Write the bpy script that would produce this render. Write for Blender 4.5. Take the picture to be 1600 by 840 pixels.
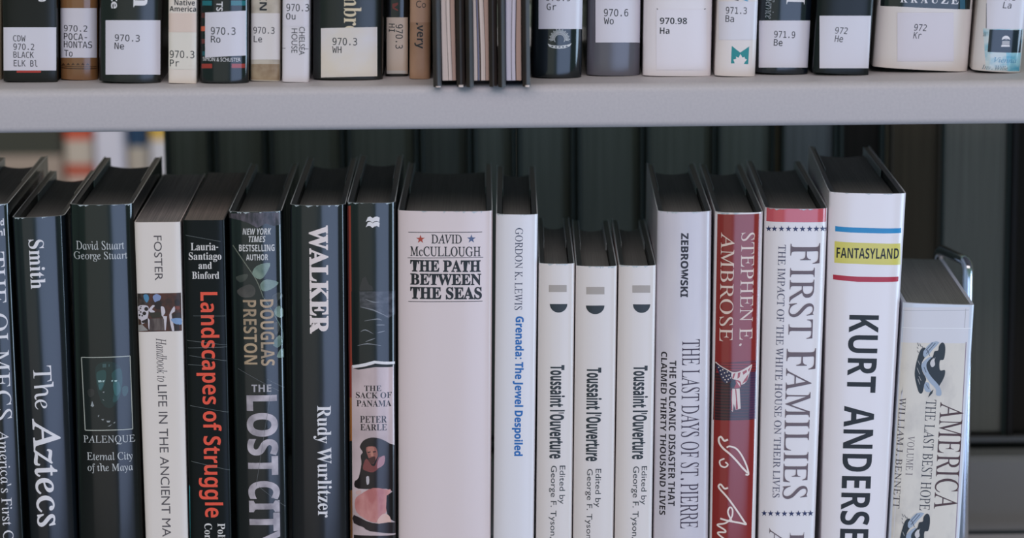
import bpy, bmesh, math, os, random
from mathutils import Vector, Matrix
random.seed(7)
for o in list(bpy.data.objects):
    bpy.data.objects.remove(o)
scn = bpy.context.scene
COL = scn.collection

# ------------------------------------------------------------------ camera, world, lights, exposure
F = 5100.0                       # focal length in pixels of the 1600x840 frame
DIST = 1.70                      # camera to the plane of the spines
PITCH, ROLL = math.radians(11.53), -0.0095
CAM_H = 1.45                     # camera height over the floor; world z = 0 is the camera height
camd = bpy.data.cameras.new('camera')
cam = bpy.data.objects.new('camera', camd)
COL.objects.link(cam)
camd.sensor_width = 36.0
camd.lens = F / 1600 * 36.0
camd.clip_start, camd.clip_end = 0.05, 60
RCAM = Matrix.Rotation(math.pi / 2 - PITCH, 3, 'X') @ Matrix.Rotation(ROLL, 3, 'Z')
CPOS = Vector((0, -DIST, 0))
cam.matrix_world = Matrix.Translation(CPOS) @ RCAM.to_4x4()
camd.dof.use_dof = True
camd.dof.focus_distance = 1.745
camd.dof.aperture_fstop = 6.3
scn.camera = cam

vs = scn.view_settings
vs.view_transform, vs.look, vs.gamma, vs.use_curve_mapping = 'Standard', 'None', 1.0, False
vs.exposure = 0.0

world = bpy.data.worlds.new('world')
scn.world = world
world.use_nodes = True
wb = world.node_tree.nodes['Background']
wb.inputs[0].default_value = (0.62, 1.0, 0.84, 1)
wb.inputs[1].default_value = 0.27


def area_light(name, loc, target, sx, sy, radiance, color):
    d = bpy.data.lights.new(name, 'AREA')
    d.shape, d.size, d.size_y = 'RECTANGLE', sx, sy
    d.energy = radiance * math.pi * sx * sy
    d.color = color
    o = bpy.data.objects.new(name, d)
    COL.objects.link(o)
    o.location = loc
    o.rotation_euler = (Vector(target) - Vector(loc)).to_track_quat('-Z', 'Z').to_euler()
    return o


# tall windows of the reading room behind the camera, a window at the end of the aisle, and the ceiling lights
area_light('window_daylight', (1.14, -3.3, -0.85), (1.14, 0, -0.85), 2.12, 1.3, 2.1, (0.68, 0.88, 1.42))
area_light('lobby_daylight', (-0.80, -3.3, -0.85), (-0.80, 0, -0.85), 1.34, 1.3, 0.4, (1.0, 0.93, 0.92))
area_light('aisle_end_window', (2.6, -0.75, -0.75), (0, -0.75, -0.75), 0.9, 1.2, 8.5, (0.62, 0.84, 1.12))
area_light('ceiling_lights', (0.1, -2.5, 1.45), (0.1, -2.5, 0), 5.0, 1.9, 3.35, (1.0, 0.83, 0.85))
# ceiling lamp of the next aisle, behind the stack
area_light('aisle_lamp', (-0.6, 0.80, 0.9), (-0.5, 1.5, -0.4), 1.2, 0.3, 21.0, (1.0, 0.95, 0.93))


# ------------------------------------------------------------------ helpers
def ray(px, py):
    d = RCAM @ Vector(((px - 800) / F, -(py - 420) / F, -1))
    return d


def at_y(px, py, y):
    d = ray(px, py)
    return CPOS + d * ((y - CPOS.y) / d.y)


def at_z(px, py, z):
    d = ray(px, py)
    return CPOS + d * ((z - CPOS.z) / d.z)


def lin(c):
    out = []
    for v in c:
        v = v / 255
        out.append(v / 12.92 if v <= 0.04045 else ((v + 0.055) / 1.055) ** 2.4)
    return (*out, 1)


MATS = {}


def mat(rgb, rough=0.34, spec=0.5, bump=0.0, rgb2=None, scale=(60, 60, 60), lo=0.4, hi=0.6, wave=None, detail=4, coat=0.0, metal=0.0):
    key = (rgb, rough, spec, bump, rgb2, scale, lo, hi, wave, coat, metal)
    if key in MATS:
        return MATS[key]
    m = bpy.data.materials.new('paint_%d' % len(MATS))
    m.use_nodes = True
    nt = m.node_tree
    b = nt.nodes['Principled BSDF']
    b.inputs['Base Color'].default_value = lin(rgb)
    b.inputs['Roughness'].default_value = rough
    b.inputs['Specular IOR Level'].default_value = spec
    b.inputs['Metallic'].default_value = metal
    b.inputs['Coat Weight'].default_value = coat
    b.inputs['Coat Roughness'].default_value = 0.12
    L = nt.links.new
    tc = nt.nodes.new('ShaderNodeTexCoord')
    if rgb2 is not None:
        mp = nt.nodes.new('ShaderNodeMapping')
        mp.inputs['Scale'].default_value = scale
        L(tc.outputs['Object'], mp.inputs[0])
        if wave:
            n = nt.nodes.new('ShaderNodeTexWave')
            n.bands_direction = wave
            n.inputs['Scale'].default_value = 1.0
            n.inputs['Distortion'].default_value = 1.5
            n.inputs['Detail'].default_value = 1.0
        else:
            n = nt.nodes.new('ShaderNodeTexNoise')
            n.inputs['Scale'].default_value = 1.0
            n.inputs['Detail'].default_value = detail
        L(mp.outputs[0], n.inputs['Vector'])
        r = nt.nodes.new('ShaderNodeValToRGB')
        r.color_ramp.elements[0].position, r.color_ramp.elements[1].position = lo, hi
        r.color_ramp.elements[0].color, r.color_ramp.elements[1].color = lin(rgb), lin(rgb2)
        L(n.outputs['Fac' if 'Fac' in n.outputs else 0], r.inputs[0])
        L(r.outputs[0], b.inputs['Base Color'])
    if bump:
        mp = nt.nodes.new('ShaderNodeMapping')
        mp.inputs['Scale'].default_value = (55, 55, 9)
        L(tc.outputs['Object'], mp.inputs[0])
        n = nt.nodes.new('ShaderNodeTexNoise')
        n.inputs['Scale'].default_value = 1.0
        n.inputs['Detail'].default_value = 2.0
        L(mp.outputs[0], n.inputs['Vector'])
        bp = nt.nodes.new('ShaderNodeBump')
        bp.inputs['Strength'].default_value = bump
        bp.inputs['Distance'].default_value = 0.004
        L(n.outputs[0], bp.inputs['Height'])
        L(bp.outputs[0], b.inputs['Normal'])
    MATS[key] = m
    return m


BUMP = 0.05


def film(rgb, rgb2=None, **k):
    """a printed jacket under glossy library film"""
    k.setdefault('rough', 0.13)
    k.setdefault('spec', 0.62)
    return mat(rgb, bump=BUMP, rgb2=rgb2, **k)


RIM = mat((176, 186, 190), rough=0.22, spec=0.8)
PAGE = mat((112, 114, 110), rough=0.8, spec=0.1, rgb2=(102, 103, 100), scale=(2600, 14, 14))
DARKPAGE = mat((70, 70, 66), rough=0.85, spec=0.1, rgb2=(56, 56, 54), scale=(2600, 14, 14))
CASE = mat((30, 36, 36), rough=0.4)
STICK = mat((216, 212, 222), rough=0.32, spec=0.4, bump=0.03)
TYPE = mat((40, 38, 47), rough=0.5)
INK = mat((24, 27, 30), rough=0.4)


def build(name, bm, mats, parent=None, smooth=40, props=None):
    me = bpy.data.meshes.new(name)
    bm.to_mesh(me)
    bm.free()
    for m in mats:
        me.materials.append(m)
    if smooth:
        me.polygons.foreach_set('use_smooth', [True] * len(me.polygons))
        me.set_sharp_from_angle(angle=math.radians(smooth))
    o = bpy.data.objects.new(name, me)
    COL.objects.link(o)
    if parent is not None:
        o.parent = parent
    for k, v in (props or {}).items():
        o[k] = v
    return o


def tag(o, label, cat, group=None, kind=None):
    if label:
        o['label'] = label
    if cat:
        o['category'] = cat
    if group:
        o['group'] = group
    if kind:
        o['kind'] = kind
    return o


def empty(name, M):
    o = bpy.data.objects.new(name, None)
    COL.objects.link(o)
    o.empty_display_size = 0.02
    o.matrix_world = M
    return o


def shell(bm, outer, inner, z0, z1, side=0, rim=0):
    n = len(outer)
    a = [bm.verts.new((p[0], p[1], z0)) for p in outer]
    b = [bm.verts.new((p[0], p[1], z1)) for p in outer]
    c = [bm.verts.new((p[0], p[1], z0)) for p in inner]
    d = [bm.verts.new((p[0], p[1], z1)) for p in inner]
    fs = []

    def q(v, m):
        f = bm.faces.new(v)
        f.material_index = m
        fs.append(f)
    for i in range(n - 1):
        q((a[i], a[i + 1], b[i + 1], b[i]), side)
        q((c[i + 1], c[i], d[i], d[i + 1]), side)
        q((b[i], b[i + 1], d[i + 1], d[i]), rim)
        q((a[i + 1], a[i], c[i], c[i + 1]), side)
    q((a[0], b[0], d[0], c[0]), side)
    q((a[-1], c[-1], d[-1], b[-1]), side)
    bmesh.ops.recalc_face_normals(bm, faces=fs)


def prism(bm, pts, z0, z1, side=0, top=0, axis='z'):
    def P(p, z):
        return (p[0], p[1], z) if axis == 'z' else (z, p[0], p[1])
    a = [bm.verts.new(P(p, z0)) for p in pts]
    b = [bm.verts.new(P(p, z1)) for p in pts]
    n = len(pts)
    fs = [bm.faces.new((a[i], a[(i + 1) % n], b[(i + 1) % n], b[i])) for i in range(n)]
    for f in fs:
        f.material_index = side
    t = bm.faces.new(b)
    t.material_index = top
    u = bm.faces.new(list(reversed(a)))
    u.material_index = side
    bmesh.ops.recalc_face_normals(bm, faces=fs + [t, u])


def box(bm, x0, x1, y0, y1, z0, z1, m=0):
    prism(bm, [(x0, y0), (x1, y0), (x1, y1), (x0, y1)], z0, z1, m, m)


def tube(bm, pts, r, seg=10, m=0):
    pts = [Vector(p) for p in pts]
    rings = []
    up = None
    for i, p in enumerate(pts):
        t = (pts[min(i + 1, len(pts) - 1)] - pts[max(i - 1, 0)]).normalized()
        if up is None:
            up = t.orthogonal().normalized()
        up = (up - t * up.dot(t)).normalized()
        s = t.cross(up)
        rings.append([bm.verts.new(p + (up * math.cos(k * 2 * math.pi / seg) + s * math.sin(k * 2 * math.pi / seg)) * r) for k in range(seg)])
    for i in range(len(rings) - 1):
        for k in range(seg):
            f = bm.faces.new((rings[i][k], rings[i][(k + 1) % seg], rings[i + 1][(k + 1) % seg], rings[i + 1][k]))
            f.material_index = m
    bm.faces.new(rings[0])
    bm.faces.new(list(reversed(rings[-1])))
    bmesh.ops.recalc_face_normals(bm, faces=bm.faces)


# ---- lettering
FD = os.path.join(bpy.utils.system_resource('DATAFILES'), 'fonts')
FONTS = {}


def font(name):
    if name not in FONTS:
        try:
            FONTS[name] = bpy.data.fonts.load(os.path.join(FD, name))
        except Exception:
            FONTS[name] = None
    return FONTS[name]


def remap(base, s):
    if not base:
        return s
    out = ''
    for ch in s:
        if 'A' <= ch <= 'Z':
            out += chr(base + ord(ch) - 65)
        elif ch == 'h' and base == 0x1D434:
            out += '\u210e'
        elif ch.isdigit() and base in (0x1D400, 0x1D5D4):
            out += chr({0x1D400: 0x1D7CE, 0x1D5D4: 0x1D7EC}[base] + ord(ch) - 48)
        elif 'a' <= ch <= 'z':
            out += chr(base + 26 + ord(ch) - 97)
        else:
            out += ch
    return out


NM = 'NotoSansMath-Regular.woff2'
STYLES = {  # font file, math alphabet, outline offset, shear
    'serif': (NM, 0x1D434, 0.0, -0.27),
    'serifm': (NM, 0x1D434, 0.008, -0.27),
    'serifb': (NM, 0x1D400, 0.0, 0),
    'serifx': (NM, 0x1D400, 0.014, 0),
    'ital': (NM, 0x1D434, 0.0, 0),
    'script': (NM, 0x1D4D0, 0.0, 0),
    'sans': (NM, 0x1D5A0, 0.0, 0),
    'sansb': (NM, 0x1D5D4, 0.0, 0),
    'sansx': (NM, 0x1D5D4, 0.011, 0),
    'sansbi': (NM, 0x1D63C, 0.0, 0),
    'mono': ('DejaVuSansMono.woff2', 0, 0.004, 0),
    'monoi': ('DejaVuSansMono.woff2', 0, 0.002, 0.12),
    'gill': (None, 0, 0.0, 0),
    'gillb': (None, 0, 0.014, 0),
}
TXT = {}


def text_mesh(s, style):
    """triangles of a line of type, scaled so that its ink fills the unit square"""
    if (s, style) in TXT:
        return TXT[(s, style)]
    fn, base, off, sh = STYLES[style]
    c = bpy.data.curves.new('lettering', 'FONT')
    c.body = remap(base, s.replace('0', 'O') if style[:4] == 'mono' else s)
    c.offset, c.shear = off, sh
    c.resolution_u = 3
    if fn and font(fn):
        c.font = font(fn)
    ob = bpy.data.objects.new('lettering', c)
    me = bpy.data.meshes.new_from_object(ob)
    co = [v.co.copy() for v in me.vertices]
    fa = [tuple(p.vertices) for p in me.polygons]
    bpy.data.objects.remove(ob)
    bpy.data.curves.remove(c)
    bpy.data.meshes.remove(me)
    x0, x1 = min(v.x for v in co), max(v.x for v in co)
    y0, y1 = min(v.y for v in co), max(v.y for v in co)
    co = [((v.x - x0) / (x1 - x0), (v.y - y0) / (y1 - y0)) for v in co]
    TXT[(s, style)] = (co, fa)
    return co, fa


def smooth_closed(pts, k=4, closed=True):
    n = len(pts)
    out = []
    for i in range(n if closed else n - 1):
        p0 = pts[(i - 1) % n] if closed or i > 0 else pts[i]
        p1, p2 = pts[i], pts[(i + 1) % n]
        p3 = pts[(i + 2) % n] if closed or i + 2 < n else pts[i + 1]
        for j in range(k):
            t = j / k
            out.append(tuple(0.5 * ((2 * p1[a]) + (-p0[a] + p2[a]) * t + (2 * p0[a] - 5 * p1[a] + 4 * p2[a] - p3[a]) * t * t + (-p0[a] + 3 * p1[a] - 3 * p2[a] + p3[a]) * t ** 3) for a in (0, 1)))
    if not closed:
        out.append(tuple(pts[-1]))
    return out


def Z(x0, y0, s, pts):
    """points read off an enlarged crop (origin x0, y0, enlargement s)"""
    return [(x0 + x / s, y0 + y / s) for x, y in pts]


# ------------------------------------------------------------------ levels
Z_UP = at_y(850, 122.5, 0.0).z                 # deck of the upper shelf
Z_LOW = at_y(695, 330, 0.0).z - 0.242          # deck of the lower shelf
LIP_Y = -0.023
Z_LIPB = at_y(800, 201.5, LIP_Y).z             # lower edge of the upper shelf's lip
Y_REAR = 0.30                                  # fore edges of the books of the opposite side
Z_REAR = at_y(1560, 681, Y_REAR).z

# ------------------------------------------------------------------ setting
FLOOR_Z = -CAM_H
bm = bmesh.new()
box(bm, -4, 4, -4.5, 3.2, FLOOR_Z - 0.05, FLOOR_Z)
tag(build('floor', bm, [mat((120, 116, 114), rough=0.9, rgb2=(98, 96, 96), scale=(40, 40, 40))], smooth=0), None, None, kind='structure')
bm = bmesh.new()
box(bm, -4, 4, 2.6, 2.7, FLOOR_Z, 1.2)
tag(build('wall_back', bm, [mat((176, 164, 152), rough=0.8, rgb2=(168, 156, 146), scale=(9, 9, 9))], smooth=0), None, None, kind='structure')


def arc(cx, cy, r, a0, a1, n=6):
    return [(cx + r * math.cos(math.radians(a0 + (a1 - a0) * i / n)), cy + r * math.sin(math.radians(a0 + (a1 - a0) * i / n))) for i in range(n + 1)]


GREY = mat((190, 184, 188), rough=0.5, spec=0.4, rgb2=(183, 177, 182), scale=(700, 700, 700), lo=0.3, hi=0.7)


def metal_shelf(name, ztop, lip, depth, label):
    """a sheet-metal shelf: deck with a deep rolled lip in front and a small one behind"""
    root = empty(name, Matrix.Translation((0, LIP_Y, ztop)))
    t = 0.0012
    r = 0.0045
    o = [(depth, -0.022), (depth, 0)] + [(r + 0.001, 0)] + arc(r, -r, r, 90, 180)[1:] + arc(r * 0.8, -lip + r * 0.8, r * 0.8, 180, 270) + [(0.016, -lip)]
    bm = bmesh.new()
    n = len(o)
    # offset the profile inwards
    inn = []
    for i, p in enumerate(o):
        a = Vector(o[max(i - 1, 0)])
        b = Vector(o[min(i + 1, n - 1)])
        d = (b - a).normalized()
        nrm = Vector((-d.y, d.x))
        inn.append(tuple(Vector(p) + nrm * t))
    a = [bm.verts.new((-0.75, *p)) for p in o]
    b = [bm.verts.new((0.75, *p)) for p in o]
    c = [bm.verts.new((-0.75, *p)) for p in inn]
    d = [bm.verts.new((0.75, *p)) for p in inn]
    for i in range(n - 1):
        bm.faces.new((a[i], a[i + 1], b[i + 1], b[i]))
        bm.faces.new((c[i + 1], c[i], d[i], d[i + 1]))
    for (p, q) in ((a, c), (b, d)):
        for i in range(n - 1):
            bm.faces.new((p[i], p[i + 1], q[i + 1], q[i]))
    bm.faces.new((a[0], b[0], d[0], c[0]))
    bm.faces.new((a[-1], b[-1], d[-1], c[-1]))
    bmesh.ops.recalc_face_normals(bm, faces=bm.faces)
    build('shelf_deck', bm, [GREY], root, smooth=50)
    for x in (-0.752, 0.7495):
        bm = bmesh.new()
        box(bm, x, x + 0.0025, 0.01, depth - 0.004, -lip - 0.012, 0.03)
        build('end_bracket', bm, [GREY], root, smooth=0)
    tag(root, label, 'shelf', 'metal shelves of the stack')
    return root


metal_shelf('metal_shelf', Z_UP, Z_UP - Z_LIPB, 0.235, 'pale grey metal shelf with deep rounded lip carrying the upper row of books')
metal_shelf('metal_shelf', Z_LOW, 0.028, 0.235, 'pale grey metal shelf underneath the lower row of books')

# two uprights that carry the shelves, beyond both ends
for x, lab in ((-0.785, 'grey steel upright at the left end of the stack'), (0.757, 'grey steel upright at the right end of the stack')):
    root = empty('shelf_upright', Matrix.Translation((x, 0.02, FLOOR_Z)))
    bm = bmesh.new()
    shell(bm, [(0, 0.30), (0, 0.0), (0.028, 0.0), (0.028, 0.30)], [(0.002, 0.30), (0.002, 0.002), (0.026, 0.002), (0.026, 0.30)], 0.03, 1.75)
    build('post', bm, [GREY], root, smooth=0)
    bm = bmesh.new()
    box(bm, -0.02, 0.048, -0.03, 0.55, 0, 0.03)
    build('base_foot', bm, [GREY], root, smooth=0)
    tag(root, lab, 'upright')

# opposite side of the stack: deck with a thin edge, and the grey back stop under it
RG = mat((92, 92, 92), rough=0.55)
zc0, zc1 = at_y(1560, 714, 0.27).z, at_y(1560, 832, 0.27).z
bm = bmesh.new()
box(bm, -0.74, 0.755, Y_REAR - 0.006, 0.56, Z_REAR - 0.0016, Z_REAR)
box(bm, -0.74, 0.755, Y_REAR - 0.008, Y_REAR - 0.006, Z_REAR - 0.0016, Z_REAR + 0.0016)
tag(build('rear_shelf', bm, [RG], smooth=0), 'dark grey thin metal deck carrying the books of the opposite side', 'shelf', 'metal shelves of the stack')
bm = bmesh.new()
prism(bm, [(0.274, zc1), (0.27, zc1 + 0.002)] + [(0.27, zc0 - 0.003), (0.273, zc0), (0.292, zc0), (0.292, zc1)], -0.74, 0.755, axis='x')
tag(build('back_stop', bm, [mat((134, 133, 132), rough=0.6)], smooth=0), 'broad grey metal rail low behind the book with the eagle emblem', 'rail')
bm = bmesh.new()  # added dark sheet: its colour stands in for shade below the rear deck
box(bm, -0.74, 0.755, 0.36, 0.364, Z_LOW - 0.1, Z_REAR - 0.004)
tag(build('dark_backing', bm, [mat((38, 46, 44), rough=0.7)], smooth=0), 'dark sheet added as the shade in the gap under the rear deck', 'backing')


# ------------------------------------------------------------------ books
class Book:
    def __init__(s, name, label, top, bot, shelf, soft=False, depth=0.155, dep=0.005, n=2.4, jacket=None, case=None, page=None, group=None, y0=None, yaw=0.0, wedge=0.985, height=0.232, rim=None, flaps=True, thick=0.0005, skew=0.0):
        s.skew = skew
        s.thick = thick
        s.name, s.label, s.soft, s.depth, s.dep, s.n = name, label, soft, depth, dep if soft else dep * 0.55, n
        s.jacket = jacket or film((20, 26, 28))
        s.case, s.page, s.rim = case or CASE, page or PAGE, rim or RIM
        s.wedge, s.flaps = wedge, flaps
        if shelf == 'low':
            y0 = 0.0 if y0 is None else y0
            zs = Z_LOW
        else:
            zs = Z_UP
            if y0 is None:
                y0 = at_z((bot[0] + bot[1]) / 2, bot[2], Z_UP).y
        tl, tr = at_y(top[0], top[2], y0), at_y(top[1], top[2], y0)
        bl, br = at_y(bot[0], bot[2], y0), at_y(bot[1], bot[2], y0)
        ct, cb = (tl + tr) / 2, (bl + br) / 2
        lean = math.atan2(ct.x - cb.x, ct.z - cb.z)
        s.w = (tr.x - tl.x + br.x - bl.x) / 2 * math.cos(lean) - 0.0003
        xb = cb.x + (zs - cb.z) * math.tan(lean)
        lift = s.w / 2 * abs(math.sin(lean)) + 0.0001
        s.M = Matrix.Translation((xb, y0, zs + lift)) @ Matrix.Rotation(yaw, 4, 'Z') @ Matrix.Rotation(lean, 4, 'Y')
        s.Mi = s.M.inverted()
        s.wt, s.wb, s.zt, s.zb_ = tr.x - tl.x, br.x - bl.x, ct.z - zs, cb.z - zs
        s.tp = shelf == 'low'
        if s.tp:
            s.w = s.wt * math.cos(lean) - 0.0003
        s.h = (ct.z - zs - lift) / math.cos(lean) if shelf == 'low' else height
        s.root = empty(name, s.M)
        tag(s.root, label, 'book', group or ('books on the lower shelf' if shelf == 'low' else 'books on the upper shelf'))
        s.layers = [[]]          # 0: jacket print, then one list per sticker
        s.stickers = []
        s.cur = 0
        s.k = 0

    def fac(s, z):
        if not s.tp:
            return 1.0
        return max(0.75, min(1.25, 1 + (s.wb / s.wt - 1) * (s.zt - z) / (s.zt - s.zb_)))

    def squeeze(s, bm):
        for v in bm.verts:
            v.co.x *= s.fac(v.co.z)

    # profile of the spine
    def prof(s, u):
        a = min(abs(2 * u / s.w), 0.9995)
        return s.dep * (1 - (1 - a ** s.n) ** 0.5) + s.skew * u + abs(s.skew) * s.w / 2

    def loc(s, px, py):
        o = s.Mi @ CPOS
        d = s.Mi.to_3x3() @ ray(px, py)
        y = 0.0
        for _ in range(4):
            p = o + d * ((y - o.y) / d.y)
            y = s.prof(p.x / s.fac(p.z))
        lim = s.w / 2 * 0.985
        return max(-lim, min(lim, p.x / s.fac(p.z))), max(0.0006, p.z)

    def add(s, tris, m):
        s.k += 1
        s.layers[s.cur].append((tris[0], tris[1], m, s.k))

    def boxuv(s, x0, y0, x1, y1):
        xm, ym = (x0 + x1) / 2, (y0 + y1) / 2
        return s.loc(x0, ym)[0], s.loc(x1, ym)[0], s.loc(xm, y1)[1], s.loc(xm, y0)[1]

    def boxfree(s, x0, y0, x1, y1):
        """as boxuv, without clamping to the spine (letters that run out of the frame)"""
        o = s.Mi @ CPOS
        R = s.Mi.to_3x3()

        def at(px, py):
            d = R @ ray(px, py)
            p = o + d * (-o.y / d.y)
            return p.x, p.z
        xm, ym = (x0 + x1) / 2, (y0 + y1) / 2
        return at(x0, ym)[0], at(x1, ym)[0], at(xm, y1)[1], at(xm, y0)[1]

    def H(s, t, style, m, x0, y0, x1, y1):
        co, fa = text_mesh(t, style)
        u0, u1, v0, v1 = s.boxuv(x0, y0, x1, y1)
        s.add(([(u0 + (u1 - u0) * a, v0 + (v1 - v0) * b) for a, b in co], fa), m)

    def V(s, t, style, m, x0, y0, x1, y1):
        co, fa = text_mesh(t, style)
        u0, u1, v0, v1 = s.boxuv(x0, y0, x1, y1)
        s.add(([(u0 + (u1 - u0) * b, v1 + (v0 - v1) * a) for a, b in co], fa), m)

    def poly(s, pts, m, smooth=0):
        if smooth:
            pts = smooth_closed(pts, smooth)
        uv = [s.loc(*p) for p in pts]
        # drop repeats made by clamping
        q = [uv[0]]
        for p in uv[1:]:
            if (p[0] - q[-1][0]) ** 2 + (p[1] - q[-1][1]) ** 2 > 1e-10:
                q.append(p)
        s.add((q, [tuple(range(len(q)))]), m)

    def rect(s, x0, y0, x1, y1, m, n=10):
        top = [(x0 + (x1 - x0) * i / n, y0) for i in range(n + 1)]
        bot = [(x1 + (x0 - x1) * i / n, y1) for i in range(n + 1)]
        s.poly(top + bot, m)

    def band(s, y0, y1, m, edge=0.985):
        """a print that runs round the whole spine, between two heights in the picture at the spine's middle"""
        v1, v0 = s.loc(*s.mid(y0))[1], s.loc(*s.mid(y1))[1]
        w = s.w / 2 * edge
        s.add(([(-w, v0), (w, v0), (w, v1), (-w, v1)], [(0, 1, 2, 3)]), m)

    def mid(s, py):
        lo, hi = -200.0, 1800.0
        for _ in range(40):
            c = (lo + hi) / 2
            o = s.Mi @ CPOS
            d = s.Mi.to_3x3() @ ray(c, py)
            if (o + d * (-o.y / d.y)).x < 0:
                lo = c
            else:
                hi = c
        return c, py

    def star(s, cx, cy, r, m, rot=0):
        s.poly([(cx + (r if i % 2 == 0 else r * 0.4) * math.sin(math.pi * i / 5 + rot), cy - (r if i % 2 == 0 else r * 0.4) * math.cos(math.pi * i / 5 + rot)) for i in range(10)], m)

    def disc(s, cx, cy, rx, ry, m, a0=0, a1=360, n=20):
        s.poly([(cx + rx * math.cos(math.radians(a0 + (a1 - a0) * i / n)), cy + ry * math.sin(math.radians(a0 + (a1 - a0) * i / n))) for i in range(n if a1 - a0 == 360 else n + 1)], m)

    def stroke(s, pts, wpx, m, smooth=4, taper=0.0):
        if smooth:
            pts = smooth_closed(pts, smooth, closed=False)
        n = len(pts)
        L, R = [], []
        for i, p in enumerate(pts):
            a, b = pts[max(i - 1, 0)], pts[min(i + 1, n - 1)]
            dx, dy = b[0] - a[0], b[1] - a[1]
            l = math.hypot(dx, dy) or 1
            w = wpx / 2 * (1 - taper * abs(2 * i / (n - 1) - 1))
            L.append(s.loc(p[0] - dy / l * w, p[1] + dx / l * w))
            R.append(s.loc(p[0] + dy / l * w, p[1] - dx / l * w))
        s.add((L + R, [(i, i + 1, n + i + 1, n + i) for i in range(n - 1)]), m)

    def sticker(s, x0, y0, x1, y1, m=None, name='call_number_label', tilt=0.0):
        s.layers.append([])
        s.cur = len(s.layers) - 1
        s.stickers.append((x0, y0, x1, y1, m or STICK, name))
        n = 12
        top = [(x0 + (x1 - x0) * i / n, y0 + tilt * (i / n - 0.5)) for i in range(n + 1)]
        bot = [(x1 + (x0 - x1) * i / n, y1 - tilt * (i / n - 0.5)) for i in range(n + 1)]
        s.poly(top + bot, m or STICK)

    def onto(s, k=0):
        s.cur = k

    def prints(s, bm, layer, mats, base):
        for co, fa, m, k in layer:
            if m not in mats:
                mats.append(m)
            mi = mats.index(m)
            t = bmesh.new()
            vv = [t.verts.new((c[0], 0, c[1])) for c in co]
            for f in fa:
                try:
                    t.faces.new([vv[i] for i in f])
                except ValueError:
                    pass
            t.normal_update()
            big = [f for f in t.faces if len(f.verts) > 4]
            if big:
                bmesh.ops.triangulate(t, faces=big)
            if s.dep > 0.0008 and t.verts:
                lo, hi = min(v.co.x for v in t.verts), max(v.co.x for v in t.verts)
                step = s.w / 28
                i0, i1 = math.ceil((lo + s.w / 2) / step), math.floor((hi + s.w / 2) / step)
                for i in range(i0, i1 + 1):
                    bmesh.ops.bisect_plane(t, geom=t.verts[:] + t.edges[:] + t.faces[:], plane_co=(-s.w / 2 + i * step + 1e-6, 0, 0), plane_no=(1, 0, 0), dist=1e-7)
            e = base + 0.000006 * k
            for v in t.verts:
                v.co.y = s.prof(v.co.x) - e
            t.normal_update()
            vm = {v: bm.verts.new(v.co) for v in t.verts}
            for f in t.faces:
                ring = [vm[v] for v in f.verts]
                if f.normal.y > 0:
                    ring.reverse()
                try:
                    g = bm.faces.new(ring)
                    g.material_index = mi
                except ValueError:
                    pass
            t.free()

    def outline(s, inset, yin, depth):
        w = s.w / 2 - inset
        N = 36
        wr = w * s.wedge
        arcp = []
        for i in range(N + 1):
            th = math.pi * i / N
            c = math.cos(th)
            a = abs(c) ** (2 / s.n)
            a = math.copysign(a, -c)
            arcp.append((a * w, yin + s.dep * (1 - math.sin(th)) + s.skew * a * w + abs(s.skew) * s.w / 2))
        y0 = yin + s.dep + abs(s.skew) * s.w
        left = [(-wr, depth), (-w + (w - wr) * 0.45, (depth + y0) / 2), (-w, y0 + 0.012)]
        right = [(-x, y) for x, y in reversed(left)]
        return left + arcp + right

    def done(s):
        d, h = s.depth, s.h
        t = 0.0006 if not s.soft else s.thick
        mats = [s.jacket, s.rim]
        bm = bmesh.new()
        shell(bm, s.outline(0, 0, d), s.outline(t, t, d), 0, h, 0, 1 if not s.soft else 0)
        if s.tp and not s.soft:
            # worn, crinkled film along the head of the spine
            rr = random.Random(s.name + s.label)
            s.cur = 0
            for _ in range(7):
                u = rr.uniform(-0.46, 0.46) * s.w
                a, c = rr.uniform(0.0004, 0.0022), rr.uniform(0.0003, 0.0011)
                s.add(([(u - a, h - 0.0001), (u - a * 0.3, h - c), (u + a * 0.2, h - c * 0.6), (u + a, h - 0.0001)], [(0, 1, 2, 3)]), RIM)
        s.prints(bm, s.layers[0], mats, 0.00005)
        s.squeeze(bm)
        build('dust_jacket' if not s.soft else 'cover', bm, mats, s.root, 50)
        if not s.soft:
            tb = min(0.0026, s.w * 0.12)
            bm = bmesh.new()
            shell(bm, s.outline(t, t, d - 0.0003), s.outline(t + tb, t + tb * 0.7, d - 0.0003), 0.0004, h - 0.0006)
            s.squeeze(bm)
            build('case_binding', bm, [s.case], s.root, 50)
            ins, ztop, yb = t + tb + 0.0004, h - 0.0045, t + 0.004
        else:
            ins, ztop, yb = t + 0.0001, h - 0.0002, t + 0.0003
        # page block with a hollow fore edge
        po = s.outline(ins, yb, d - (0.006 if not s.soft else 0.0005))
        xl, xr, yr = po[0][0], po[-1][0], po[0][1]
        hol = 0.008 if not s.soft else 0.0003
        back = [(xr + (xl - xr) * i / 8, yr - hol * math.sin(math.pi * i / 8)) for i in range(1, 8)]
        bm = bmesh.new()
        prism(bm, po + back, 0.0035 if not s.soft else 0.0002, ztop)
        s.squeeze(bm)
        build('page_block', bm, [s.page], s.root, 50)
        if not s.soft and s.flaps:
            bm = bmesh.new()
            for sg in (-1, 1):
                x = sg * ((s.w / 2) * s.wedge - t - tb - 0.0002)
                x1 = sg * ((s.w / 2) * (1 + s.wedge) / 2 - t - tb - 0.0002)
                ym = d * 0.5
                pts = [(x, d - 0.001), (x1, ym), (x1 - sg * 0.0003, ym), (x - sg * 0.0003, d - 0.001)]
                prism(bm, pts, 0.001, h - 0.0004, 0, 0)
            s.squeeze(bm)
            build('jacket_flap', bm, [s.rim], s.root, 0)
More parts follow.
